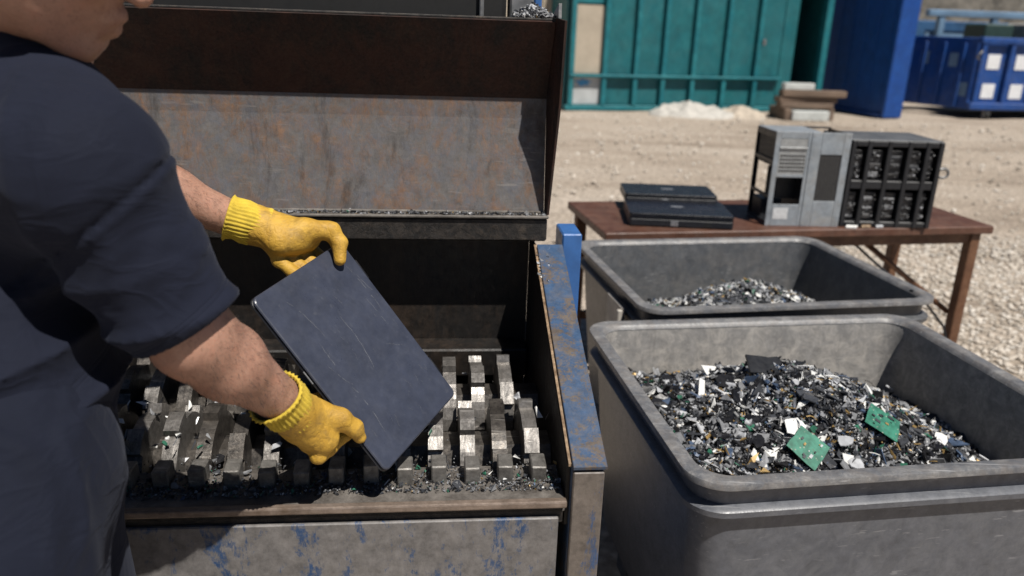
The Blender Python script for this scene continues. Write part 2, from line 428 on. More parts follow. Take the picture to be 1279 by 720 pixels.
def mat_pcb():
    mt, t, b = nt('pcb')
    v = coords(t, 'obj')
    vo = N(t, 'ShaderNodeTexVoronoi'); vo.inputs['Scale'].default_value = 90; t.links.new(v, vo.inputs['Vector'])
    pads = ramp(t, vo.outputs['Distance'], [(0.12, 1.0), (0.2, 0.0)])
    g = ramp(t, noise(t, v, 45, 8), [(0.35, (0.018, 0.10, 0.065)), (0.62, (0.045, 0.22, 0.15))])
    w = ramp(t, noise(t, v, 30, 6), [(0.62, 0.0), (0.68, 0.75)])
    c1 = mixc(t, pads, g, (0.30, 0.33, 0.27)); c2 = mixc(t, w, c1, (0.10, 0.075, 0.05))
    t.links.new(c2, b.inputs['Base Color']); b.inputs['Roughness'].default_value = 0.5
    return mt
M['pcb'] = mat_pcb()

def mat_skin(name, col):
    mt, t, b = nt(name)
    v = coords(t)
    c = ramp(t, noise(t, v, 22, 10, 0.75), [(0.28, (col[0] * 0.68, col[1] * 0.58, col[2] * 0.55)), (0.5, col), (0.72, (col[0] * 1.15, col[1] * 0.98, col[2] * 0.92))])
    fr = ramp(t, noise(t, v, 190, 3, 0.6), [(0.62, 0.0), (0.72, 0.4)])
    c = mixc(t, fr, c, (col[0] * 0.6, col[1] * 0.45, col[2] * 0.4))
    # fine dark hairs
    w = noise(t, coords(t, 'pos', (1.0, 1.0, 0.35)), 420, 2, 0.5, 1.5)
    hairs = ramp(t, w, [(0.34, 0.35), (0.42, 0.0)])
    c = mixc(t, hairs, c, (0.07, 0.04, 0.025))
    t.links.new(c, b.inputs['Base Color'])
    b.inputs['Roughness'].default_value = 0.48
    b.inputs['Subsurface Weight'].default_value = 0.12
    b.inputs['Subsurface Radius'].default_value = (0.012, 0.005, 0.003)
    b.inputs['Subsurface Scale'].default_value = 0.5
    bump(t, b, noise(t, v, 260, 5, 0.6), 0.35, 0.0015)
    return mt
M['skin'] = mat_skin('skin', (0.40, 0.225, 0.16))

def mat_cloth(name, col, weave=900, rough=0.85, lines=()):
    mt, t, b = nt(name)
    v = coords(t)
    c = ramp(t, noise(t, v, 5, 8, 0.65), [(0.3, tuple(x * 0.75 for x in col)), (0.7, tuple(x * 1.2 for x in col))])
    lint = ramp(t, noise(t, v, 350, 2, 0.5), [(0.68, 0.0), (0.78, 0.25)])
    c = mixc(t, lint, c, tuple(min(1, x * 2.5) for x in col))
    t.links.new(c, b.inputs['Base Color']); b.inputs['Roughness'].default_value = rough
    b.inputs['Specular IOR Level'].default_value = 0.2; b.inputs['Sheen Weight'].default_value = 0.06; b.inputs['Sheen Roughness'].default_value = 0.5
    b.inputs['Sheen Tint'].default_value = (0.5, 0.55, 0.7, 1)
    h1 = noise(t, v, 650, 3, 0.6)
    tot = None
    for st, sc_, wd in (((1.0, 1.0, 0.45), 9, 0.08), ((0.5, 0.6, 1.4), 14, 0.07)):
        sb = N(t, 'ShaderNodeMath', operation='SUBTRACT'); sb.inputs[1].default_value = 0.5
        ab = N(t, 'ShaderNodeMath', operation='ABSOLUTE')
        t.links.new(noise(t, coords(t, 'pos', st), sc_, 3, 0.5, 0.7), sb.inputs[0]); t.links.new(sb.outputs[0], ab.inputs[0])
        rd = ramp(t, ab.outputs[0], [(0.0, 1.0), (wd, 0.25), (wd * 2.2, 0.0)])
        if tot is None: tot = rd
        else:
            ad = N(t, 'ShaderNodeMath', operation='ADD'); t.links.new(tot, ad.inputs[0]); t.links.new(rd, ad.inputs[1]); tot = ad.outputs[0]
    ma = N(t, 'ShaderNodeMath', operation='MULTIPLY_ADD'); ma.inputs[1].default_value = 0.30
    t.links.new(h1, ma.inputs[0]); t.links.new(tot, ma.inputs[2])
    hgt = ma.outputs[0]
    for (pt, nv) in lines:                 # double row of stitching, a plane through pt with normal nv
        dt = N(t, 'ShaderNodeVectorMath', operation='DOT_PRODUCT'); su = N(t, 'ShaderNodeVectorMath', operation='SUBTRACT')
        t.links.new(N(t, 'ShaderNodeNewGeometry').outputs['Position'], su.inputs[0]); su.inputs[1].default_value = tuple(pt)
        t.links.new(su.outputs[0], dt.inputs[0]); dt.inputs[1].default_value = tuple(nv)
        mr = N(t, 'ShaderNodeMapRange'); mr.inputs[1].default_value = -0.01; mr.inputs[2].default_value = 0.01
        t.links.new(dt.outputs['Value'], mr.inputs[0])
        gr2 = ramp(t, mr.outputs[0], [(0.30, 0.0), (0.36, 1.0), (0.42, 0.0), (0.58, 0.0), (0.64, 1.0), (0.70, 0.0)])
        sb = N(t, 'ShaderNodeMath', operation='MULTIPLY_ADD'); sb.inputs[1].default_value = -1.2
        t.links.new(gr2, sb.inputs[0]); t.links.new(hgt, sb.inputs[2]); hgt = sb.outputs[0]
    bump(t, b, hgt, 0.34, 0.003)
    return mt
M['trousers'] = mat_cloth('trousers', (0.0078, 0.0102, 0.021))

def mat_glove():
    mt, t, b = nt('glove')
    v = coords(t)
    base = ramp(t, noise(t, v, 25, 8, 0.7), [(0.3, (0.40, 0.22, 0.025)), (0.6, (0.57, 0.34, 0.045))])
    soil = ramp(t, noise(t, v, 24, 10, 0.8, 0.6), [(0.48, 0.0), (0.68, 0.7)])
    t.links.new(mixc(t, soil, base, (0.16, 0.10, 0.035)), b.inputs['Base Color'])
    b.inputs['Roughness'].default_value = 0.62
    wr = N(t, 'ShaderNodeMath', operation='ABSOLUTE'); sb = N(t, 'ShaderNodeMath', operation='SUBTRACT'); sb.inputs[1].default_value = 0.5
    t.links.new(noise(t, v, 70, 4, 0.55, 0.8), sb.inputs[0]); t.links.new(sb.outputs[0], wr.inputs[0])
    cr = ramp(t, wr.outputs[0], [(0.0, 0.0), (0.09, 1.0)])
    ma = N(t, 'ShaderNodeMath', operation='MULTIPLY_ADD'); ma.inputs[1].default_value = 0.5
    t.links.new(noise(t, v, 420, 5, 0.7), ma.inputs[0]); t.links.new(cr, ma.inputs[2])
    bump(t, b, ma.outputs[0], 0.3, 0.002)
    return mt
M['glove'] = mat_glove()
M['cuff'] = plain('cuff', (0.60, 0.43, 0.045), 0.9, var=0.22, scale=40, bmp=0.5, bscale=700)
M['hair'] = plain('hair', (0.05, 0.04, 0.033), 0.6, var=0.6, scale=220, bmp=0.8)
M['shoe'] = plain('shoe', (0.03, 0.025, 0.02), 0.6, bmp=0.2)
M['eye'] = plain('eye', (0.6, 0.58, 0.55), 0.2, var=0.02)
M['iris'] = plain('iris', (0.05, 0.04, 0.03), 0.2)

def mat_ground():
    mt, t, b = nt('ground_sand')
    v = coords(t)
    big = noise(t, coords(t, 'pos', (0.35, 1.2, 1)), 0.9, 8, 0.6, 0.4)
    c1 = ramp(t, big, [(0.3, (0.29, 0.235, 0.185)), (0.46, (0.47, 0.395, 0.32)), (0.75, (0.58, 0.505, 0.425))])
    sm = ramp(t, noise(t, v, 22, 10, 0.75), [(0.32, 0.55), (0.5, 1.0), (0.7, 1.2)])
    vo = N(t, 'ShaderNodeTexVoronoi'); vo.inputs['Scale'].default_value = 26; t.links.new(v, vo.inputs['Vector'])
    peb = ramp(t, vo.outputs['Distance'], [(0.1, 1.12), (0.55, 0.72)])
    c = mixc(t, 1.0, c1, sm, 'MULTIPLY'); c = mixc(t, 1.0, c, peb, 'MULTIPLY')
    t.links.new(c, b.inputs['Base Color']); b.inputs['Roughness'].default_value = 0.95
    b.inputs['Specular IOR Level'].default_value = 0.15
    ma = N(t, 'ShaderNodeMath', operation='SUBTRACT')
    t.links.new(noise(t, v, 14, 10, 0.75), ma.inputs[0]); t.links.new(vo.outputs['Distance'], ma.inputs[1])
    bump(t, b, ma.outputs[0], 0.45, 0.04)
    return mt
M['ground'] = mat_ground()
def mat_stone():
    mt, t, b = nt('gravel_stone')
    rnd = N(t, 'ShaderNodeNewGeometry').outputs['Random Per Island']
    c = ramp(t, rnd, [(0.0, (0.34, 0.295, 0.24)), (0.3, (0.50, 0.44, 0.37)), (0.7, (0.58, 0.52, 0.445)), (1.0, (0.66, 0.62, 0.56))])
    c = mixc(t, 1.0, c, ramp(t, noise(t, coords(t), 60, 6), [(0.3, 0.75), (0.7, 1.15)]), 'MULTIPLY')
    t.links.new(c, b.inputs['Base Color']); b.inputs['Roughness'].default_value = 0.9
    return mt
M['stone'] = mat_stone()

# ------------------------------------------------------------------ ground
def build_ground():
    xs = np.concatenate([-np.geomspace(4, 400, 22)[::-1], np.linspace(-3.8, 14, 150), np.geomspace(14.4, 400, 22)])
    ys = np.concatenate([[-300, -100, -40, -15, -6], np.linspace(-2, 21, 190), np.geomspace(22, 600, 20)])
    X, Y = np.meshgrid(xs, ys)
    P = np.stack([X.ravel(), Y.ravel(), np.zeros(X.size)], 1)
    far = np.clip((P[:, 1] - 4.6) / 3, 0, 1) * np.clip((19 - P[:, 1]) / 2, 0, 1)
    z = 0.012 * fnoise(P, 2.2) * (0.3 + far) + far * (0.035 * fnoise(P * np.array([0.35, 1, 1]), 1.1, 4) + 0.02 * fnoise(P, 3.5, 9))
    P[:, 2] = z - 0.012
    w, h = len(xs), len(ys)
    i, j = np.meshgrid(np.arange(w - 1), np.arange(h - 1)); a = (j * w + i).ravel()
    f = np.stack([a, a + 1, a + 1 + w, a + w], 1)
    o = obj_py('ground', P, f, M['ground'], None, True)
    tag(o, kind='structure')
build_ground()

ICO_V = np.array([(0, 0, 1), (.894, 0, .447), (.276, .851, .447), (-.724, .526, .447), (-.724, -.526, .447), (.276, -.851, .447),
                  (.724, .526, -.447), (-.276, .851, -.447), (-.894, 0, -.447), (-.276, -.851, -.447), (.724, -.526, -.447), (0, 0, -1)])
ICO_F = np.array([(0, 1, 2), (0, 2, 3), (0, 3, 4), (0, 4, 5), (0, 5, 1), (1, 6, 2), (2, 7, 3), (3, 8, 4), (4, 9, 5), (5, 10, 1),
                  (6, 7, 2), (7, 8, 3), (8, 9, 4), (9, 10, 5), (10, 6, 1), (11, 7, 6), (11, 8, 7), (11, 9, 8), (11, 10, 9), (11, 6, 10)])
def stones(name, pts, sizes, mat, squash=0.6):
    n = len(pts)
    V = ICO_V[None] * (1 + 0.28 * RNG.normal(size=(n, 12, 1)).clip(-1.5, 1.5) * 0.6) * RNG.uniform(0.65, 1.35, (n, 1, 3)) * np.array([1, 1, squash])
    a = RNG.uniform(0, 6.28, n); ca, sa = np.cos(a)[:, None], np.sin(a)[:, None]
    x = V[:, :, 0] * ca - V[:, :, 1] * sa; y = V[:, :, 0] * sa + V[:, :, 1] * ca
    V = np.stack([x, y, V[:, :, 2]], -1) * np.asarray(sizes)[:, None, None] + np.asarray(pts)[:, None, :]
    F = (ICO_F[None] + 12 * np.arange(n)[:, None, None]).reshape(-1, 3)
    return obj_py(name, V.reshape(-1, 3), F, mat)

def build_gravel():
    n = 24000
    x = RNG.uniform(0.1, 5.2, n); y = RNG.uniform(1.6, 6.4, n)
    # keep to the wedge that is in sight right of the bins and below the table
    keep = (x > 0.05 + 0.18 * y) & (x < 0.75 * y + 0.75) & ((x - 0.2) / 2 + RNG.uniform(0, 1, n) > (y - 2.6) / 3.0)
    x, y = x[keep], y[keep]
    s = RNG.uniform(0.007, 0.017, len(x)) * RNG.choice([1, 1, 1, 1.4], len(x))
    o = stones('gravel', np.stack([x, y, s * 0.25 - 0.008], 1), s, M['stone'])
    tag(o, 'loose pale crushed gravel around the table legs', 'gravel', kind='stuff')
    # sparse small stones on the sandy yard
    n = 1500
    y = 4.5 + 10.3 * RNG.uniform(0, 1, n) ** 1.3; x = RNG.uniform(0.0, 1, n) * (0.72 * y + 0.6) + 0.05
    s = RNG.uniform(0.008, 0.022, n) * (0.8 + y / 16)
    o = stones('scattered_stones', np.stack([x, y, s * 0.2 - 0.006 + 0 * y], 1), s, M['stone'])
    tag(o, 'sparse small stones scattered over the sandy yard', 'stones', kind='stuff')
build_gravel()

# ------------------------------------------------------------------ background containers
def build_teal():
    rz = math.atan2(0.263, 0.965)
    t = empty('roll_off_container', (0.9, 15.1, 0), rz, 'long teal steel container with upright ribs at the back of the yard', 'container')
    xs = [0.04, 0.68, 1.30, 1.86, 2.47, 3.13, 3.80]
    Hh, D = 2.5, 2.2
    # panels between ribs: upper and lower sheet
    for i, (a, b) in enumerate(zip(xs, xs[1:] + [4.36])):
        mu = M['beige'] if i == 0 else M['teal']; ml = M['white_panel'] if i == 0 else M['teal']
        p = box('panel', a + 0.04, b - 0.04, 0.05, 0.09, 0.66, Hh - 0.65 if i == 0 else Hh - 0.1, mu, t, 0.006)
        if i == 0: tag(p, 'beige upper sheet')
        p = box('panel', a + 0.04, b - 0.04, 0.05, 0.09, 0.11, 0.60, ml, t, 0.006)
        if i == 0:
            tag(p, 'white lower sheet with a blue paint smudge')
            bm = bmesh.new()
            pts = [(0.30 + (0.13 + 0.05 * math.sin(5 * q)) * math.cos(q), 0.042 , 0.50 + (0.06 + 0.03 * math.cos(7 * q)) * math.sin(q)) for q in np.linspace(0, 6.1, 18)]
            bm.faces.new([bm.verts.new(q) for q in pts]); obj_bm('paint_smudge', bm, M['blue_splash'], p)
    box('panel', 0.08, 0.64, 0.052, 0.09, Hh - 0.62, Hh - 0.1, M['teal_rib'], t, 0.006)
    for x in xs:
        box('rib', x - 0.045, x + 0.045, -0.05, 0.052, 0.1, Hh - 0.1, M['teal_rib'], t, 0.012)
    # end piece beside the opening, then the far post
    box('end_sheet', 4.33, 4.62, 0.045, 0.10, 0.1, Hh - 0.1, M['teal'], t, 0.006)
    box('end_post', 5.16, 5.30, -0.06, 0.10, 0.0, Hh, M['teal_rib'], t, 0.012)
    box('bottom_rail', -0.05, 4.62, -0.04, 0.10, 0.0, 0.098, M['teal_rib'], t, 0.012)
    box('top_rail', -0.05, 5.14, -0.04, 0.10, Hh - 0.098, Hh, M['teal_rib'], t, 0.012)
    box('middle_rail', 0.0, 4.33, -0.075, 0.046, 0.605, 0.655, M['teal_rib'], t, 0.01)
    box('rear_wall', -0.05, 5.3, D - 0.05, D, 0.0, Hh, M['teal'], t, 0.01)
    box('side_wall', -0.05, 0.0, 0.12, D - 0.06, 0.0, Hh, M['teal'], t, 0.01)
    box('side_wall', 5.25, 5.3, 0.12, D - 0.06, 0.0, Hh, M['teal'], t, 0.01)
    box('floor_plate', 0.0, 5.25, 0.12, D - 0.06, 0.02, 0.08, M['pc_dark'], t, 0.01)
    box('roof', -0.04, 5.29, 0.11, D - 0.06, Hh - 0.06, Hh - 0.002, M['teal'], t, 0.01)
    box('fork_pocket', 3.28, 3.62, -0.06, -0.042, 0.0, 0.09, M['pc_dark'], t, 0.004)
    box('door_latch', 3.84, 3.90, -0.10, -0.052, 1.25, 1.36, M['steel_dull'], t, 0.008)
build_teal()

def build_beige():
    t = empty('beige_cabin', (0.1, 16.0, 0), 0.26, 'beige steel cabin just behind the left end of the teal container', 'cabin')
    for i in range(4): box('wall_sheet', -1.2 + i * 0.5, -0.72 + i * 0.5, 0, 0.05, 0.1, 2.4, M['beige'], t, 0.01)
    box('base_rail', -1.25, 0.8, -0.02, 0.06, 0, 0.098, M['beige'], t, 0.01)
    box('body', -1.2, 0.75, 0.055, 2.0, 0.02, 2.4, M['beige'], t, 0.02)
    box('roof', -1.25, 0.8, -0.03, 2.05, 2.402, 2.5, M['beige'], t, 0.02)
build_beige()

def build_tall_blue():
    P0 = Vector((6.98, 15.65, 0))
    t = empty('tall_blue_container', P0, 0.27, 'tall blue steel container end beside the teal container', 'container')
    box('front_frame', 0, 0.42, 0.0, 0.10, 0.0, 2.6, M['blue_box'], t, 0.02)
    box('side_sheet', 0.04, 0.10, 0.102, 2.4, 0.08, 2.55, M['blue_box'], t, 0.01)
    for i in range(6): box('side_rib', 0.032, 0.0385, 0.2 + i * 0.38, 0.32 + i * 0.38, 0.1, 2.5, M['blue_box'], t, 0.01)
    box('body', 0.102, 0.38, 0.102, 2.4, 0.05, 2.58, M['blue_box'], t, 0.02)
    box('bottom_rail', -0.02, 0.40, 0.102, 2.42, 0.0, 0.078, M['blue_box'], t, 0.01)
build_tall_blue()

def build_skip():
    t = empty('blue_skip', (9.02, 16.35, 0), R(9), 'blue steel skip with white square stickers at the right edge of the yard', 'skip')
    W, Hh = 3.2, 1.52
    fx = [0.0, 0.62, 1.24, 1.86, 2.48, 3.1]
    for a, b in zip(fx, fx[1:]):
        box('front_panel', a + 0.05, b - 0.05, 0.05, 0.09, 0.30, Hh - 0.12, M['skip_blue'], t, 0.008)
    for a in fx: box('front_rib', a - 0.045, a + 0.045, -0.04, 0.088, 0.31, Hh - 0.1, M['skip_blue'], t, 0.012)
    box('top_rail', -0.1, W, -0.06, 0.10, Hh - 0.098, Hh + 0.02, M['skip_blue'], t, 0.02)
    box('bottom_rail', -0.1, W, -0.06, 0.10, 0.16, 0.298, M['skip_blue'], t, 0.02)
    for (a, z) in ((0.31, 1.08), (0.31, 0.52), (0.93, 1.08), (0.93, 0.52)):
        box('sticker', a - 0.15, a + 0.13, 0.040, 0.048, z - 0.14, z + 0.14, M['sticker'], t, 0.002)
    # side facing the tall container, angled away from the sun
    bm = bmesh.new(); bm_box(bm, -0.045, 0.0, 0.0, 1.75, 0.16, Hh, 0.01)
    s = obj_bm('side_wall', bm, M['skip_blue'], t); s.location = (-0.05, 0.10, 0); s.rotation_euler = (0, 0, R(21))
    for i in range(4):
        bm = bmesh.new(); bm_box(bm, -0.10, -0.046, 0.2 + i * 0.42, 0.27 + i * 0.42, 0.2, Hh - 0.1, 0.01)
        s = obj_bm('side_rib', bm, M['skip_blue'], t); s.location = (-0.05, 0.10, 0); s.rotation_euler = (0, 0, R(21))
    for y, z in ((0.12, 0.55), (0.42, 1.1), (1.05, 1.12)):  # stickers in dim blue: this side's shade is put into their colour
        bm = bmesh.new(); bm_box(bm, -0.056, -0.048, y - 0.08, y + 0.1, z - 0.14, z + 0.12, 0.002)
        s = obj_bm('sticker', bm, M['far_light'], t); s.location = (-0.05, 0.10, 0); s.rotation_euler = (0, 0, R(21))
    box('floor_plate', 0.0, W, 0.12, 1.5, 0.18, 0.24, M['skip_blue'], t, 0.01)
    box('rear_wall', -1.1, W, 1.5, 1.56, 0.16, Hh, M['skip_blue'], t, 0.01)
    for a in (0.35, 2.6):
        for k in (-0.06, 0.06): box('caster_bracket', a + k - 0.008, a + k + 0.008, -0.02, 0.06, 0.0, 0.158, M['steel_dull'], t, 0.004)
        tube('caster_wheel', [(a - 0.045, 0.02, 0.07), (a + 0.045, 0.02, 0.07)], 0.075, M['rubber'], t, 16)
    tube('hook_handle', [(-0.06, -0.05, 1.28), (-0.14, -0.12, 1.26), (-0.2, -0.1, 1.16), (-0.1, -0.065, 1.12)], 0.018, M['steel_dull'], t, 8)
build_skip()

def build_far_right():
    t = empty('far_blue_container', (10.1, 21.0, 0), 0.05, 'pale blue frame container seen above the skip', 'container')
    box('sheet', 0, 8.0, 0.1, 0.18, 0.2, 1.66, M['far_light'], t, 0.02)
    box('top_beam', -0.1, 8.0, -0.1, 0.098, 1.98, 2.14, M['far_light'], t, 0.02)
    box('inner_wall', 0.0, 8.0, 1.2, 1.28, 0.2, 1.9, M['far_blue'], t, 0.02)
    for i in range(6): box('upright', 0.2 + i * 1.35, 0.36 + i * 1.35, -0.08, 0.098, 0.0, 1.978, M['far_light'], t, 0.02)
    box('base_rail', -0.1, 8.0, -0.1, 0.3, 0.0, 0.198, M['far_blue'], t, 0.02)
    b = box('grey_crate', 11.2, 12.9, 18.6, 19.6, 0.0, 1.86, M['concrete'], None, 0.04)
    tag(b, 'pale grey concrete block above the right end of the skip', 'block')
    b = box('green_crate', 10.35, 11.0, 18.9, 19.8, 0.0, 1.82, M['dark_green'], None, 0.03)
    tag(b, 'dark green crate next to the grey concrete block', 'crate')
    # scrap bank behind everything
    xs = np.linspace(-30, 45, 120); hs = np.linspace(0, 1, 14)
    P = []
    for h in hs:
        for x in xs: P.append((x, 25 + 6 * h, 6.5 * h ** 0.7))
    P = np.array(P); d = fnoise(P, 1.1) * 0.5 + fnoise(P, 3.0, 5) * 0.25
    P[:, 1] -= d; P[:, 2] += d * 0.6 * (P[:, 2] > 0.1); P[:120, 2] = -0.1
    n = len(xs); f = [(j * n + i, j * n + i + 1, (j + 1) * n + i + 1, (j + 1) * n + i) for j in range(13) for i in range(n - 1)]
    o = obj_py('scrap_bank', P, f, M['scrap']); tag(o, 'brown bank of scrap and rubble behind the containers', 'bank', kind='structure')
build_far_right()

def heap(name, cx, cy, rx, ry, h, mat, label):
    v = []; f = []; nr, na = 14, 40
    for i in range(nr + 1):
        r = i / nr
        for k in range(na):
            a = 2 * math.pi * k / na
            v.append((rx * r * math.cos(a), ry * r * math.sin(a), h * (1 - r * r) ** 1.3 if r < 1 else -0.06))
    v = np.array(v); nz = fnoise(v, 6.0, 3) * 0.22 + fnoise(v, 17, 6) * 0.16
    v[:, 2] += nz * h * 1.6 * (v[:, 2] > 0); v[:, 0] *= 1 + 0.15 * nz
    for i in range(nr):
        for k in range(na): f.append((i * na + k, i * na + (k + 1) % na, (i + 1) * na + (k + 1) % na, (i + 1) * na + k))
    o = obj_py(name, v, f, mat, None, True); o.location = (cx, cy, -0.02)
    return tag(o, label, 'heap')
M['pale_rubble'] = plain('pale_rubble', (0.45, 0.43, 0.39), 0.9, var=0.3, scale=9, bmp=0.7)
M['sand_pile'] = plain('sand_pile', (0.42, 0.36, 0.29), 0.9, var=0.3, scale=9, bmp=0.7)
heap('rubble_heap', 3.15, 14.9, 0.8, 0.5, 0.24, M['pale_rubble'], 'whitish rubble heap at the foot of the teal container')
heap('sand_heap', 4.1, 15.1, 0.55, 0.4, 0.19, M['sand_pile'], 'small sandy heap between rubble and the plank stack')

def build_planks():
    base = Vector((4.72, 14.9, 0)); rz = 0.12
    def slab(nm, x0, x1, y0, y1, z0, z1, mt, label, cat, dr=0.0, g=None):
        bm = bmesh.new(); bm_box(bm, x0, x1, y0, y1, z0, z1, 0.012)
        o = obj_bm(nm, bm, mt); o.location = base; o.rotation_euler = (0, 0, rz + dr)
        tag(o, label, cat, g)
    slab('pale_slab', 0.18, 0.88, -0.25, 0.2, 0.0, 0.17, M['pale_block'], 'pale slab lying on the ground under the planks', 'slab')
    slab('timber_bearer', 0.05, 0.18, -0.2, 0.5, 0.0, 0.20, M['timber'], 'short dark timber bearer at the left under the planks', 'timber')
    slab('timber_bearer', 0.90, 1.04, -0.1, 0.5, 0.0, 0.20, M['timber'], 'short dark timber bearer at the right under the planks', 'timber')
    slab('timber_plank', 0.0, 1.0, -0.12, 0.14, 0.202, 0.30, M['timber'], 'lowest plank of the stack by the teal container', 'plank')
    slab('timber_plank', -0.02, 1.1, -0.08, 0.16, 0.304, 0.40, M['timber'], 'middle plank of the stack by the teal container', 'plank', 0.04)
    slab('timber_plank', 0.02, 1.22, -0.1, 0.12, 0.404, 0.52, M['timber'], 'top plank of the stack by the teal container', 'plank', -0.02)
    slab('white_block', 0.05, 0.62, -0.06, 0.10, 0.524, 0.64, M['pale_block'], 'white block lying on top of the plank stack', 'block')
build_planks()

# ------------------------------------------------------------------ table and what stands on it
TAB = empty('work_table', (0.374, 3.16, 0), R(11.8), 'long brown steel table behind the bins', 'table')
def build_table():
    W, D, Z = 1.83, 0.60, 0.74
    box('table_top', 0, W, 0, D, Z - 0.035, Z, M['table'], TAB, 0.004)
    box('apron', 0.06, W - 0.06, 0.03, 0.06, Z - 0.085, Z - 0.037, M['table_leg'], TAB, 0.003)
    box('apron', 0.06, W - 0.06, D - 0.06, D - 0.03, Z - 0.085, Z - 0.037, M['table_leg'], TAB, 0.003)
    for x, y in ((0.03, 0.02), (W - 0.09, 0.02), (0.03, D - 0.07), (W - 0.09, D - 0.07)):
        box('leg', x, x + 0.05, y, y + 0.05, 0.0, Z - 0.087 if 0 else Z - 0.037, M['table_leg'], TAB, 0.004)
    box('stretcher', 0.085, W - 0.095, 0.035, 0.065, 0.16, 0.20, M['table_leg'], TAB, 0.003)
    box('stretcher', 0.085, W - 0.095, D - 0.06, D - 0.03, 0.16, 0.20, M['table_leg'], TAB, 0.003)
    tube('brace', [(1.25, 0.30, Z - 0.04), (W - 0.07, 0.09, 0.30)], 0.013, M['table_leg'], TAB, 8)
    tube('brace', [(0.55, 0.30, Z - 0.04), (0.07, 0.09, 0.30)], 0.013, M['table_leg'], TAB, 8)
build_table()
def on_table(x, y, z=0.0):
    a = R(11.8); c, s = math.cos(a), math.sin(a)
    return Vector((0.374 + c * x - s * y, 3.16 + s * x + c * y, 0.74 + z))

def rounded_slab(name, hw, hd, r, z0, z1, edge, mat, parent, n=6):
    loops = [rrect(hw - edge, hd - edge, max(r - edge, 0.003), z0, n), rrect(hw, hd, r, z0 + edge, n), rrect(hw, hd, r, z1 - edge, n),
             rrect(hw - edge * 0.4, hd - edge * 0.4, r - edge * 0.4, z1 - edge * 0.35, n), rrect(hw - edge, hd - edge, max(r - edge, 0.003), z1, n)]
    return loft(name, loops, mat, parent, True, True)

def laptop(name, label, W, D, Hh, emblem=True, group=None, lid=None, sc=1):
    t = empty(name, (0, 0, 0), 0, label, 'laptop', group)
    zb = Hh * 0.58
    b = rounded_slab('base', W / 2, D / 2, 0.012, 0.003, zb, 0.003, M['laptop_side'], t)
    rounded_slab('lid', W / 2 - 0.0005, D / 2 - 0.0005, 0.012, zb + 0.0012, Hh, 0.0028, lid or M['laptop_lid'], t)
    for sx in (-1, 1):
        for sy in (-1, 1):
            tube('foot', [(sx * (W / 2 - 0.03), sy * (D / 2 - 0.03), 0.0), (sx * (W / 2 - 0.03), sy * (D / 2 - 0.03), 0.0029)], 0.008, M['rubber'], t, 8)
        tube('hinge', [(sx * W * 0.32 - 0.02, D / 2 + 0.001, zb), (sx * W * 0.32 + 0.02, D / 2 + 0.001, zb)], 0.0045, M['laptop_side'], t, 8)
    box('port', -W * 0.1, -W * 0.03, -D / 2 - 0.0008, -D / 2 + 0.002, 0.008, zb - 0.003, M['emblem'], t, 0)
    box('port', W * 0.22, W * 0.28, -D / 2 - 0.0008, -D / 2 + 0.002, 0.007, zb - 0.004, M['pc_dark'], t, 0)
    if emblem:
        bm = bmesh.new()
        vs = [bm.verts.new((0.03 * math.cos(q), 0.016 * math.sin(q) + 0.01, Hh + 0.0006)) for q in np.linspace(0, 6.283, 25)[:-1]]
        f = bm.faces.new(vs); bmesh.ops.extrude_face_region(bm, geom=[f])
        for v in vs: v.co.z = Hh - 0.0005
        obj_bm('emblem', bm, M['emblem'], t)
    return t
for nm, lb, x, y, z, rz, W, D, Hh, e in (
    ('laptop', 'thick black laptop nearest the front edge of the brown table', 0.385, 0.205, 0.0, -14, 0.44, 0.29, 0.058, True),
    ('laptop', 'lower black laptop of the pair at the back of the table', 0.475, 0.475, 0.0, -20, 0.42, 0.25, 0.040, False),
    ('laptop', 'upper black laptop of the pair at the back of the table', 0.445, 0.475, 0.0406, -13, 0.42, 0.25, 0.040, True)):
    t = laptop(nm, lb, W, D, Hh, e, None, M['laptop_black']); t.location = on_table(x, y, z); t.rotation_euler = (0, 0, R(11.8 + rz))

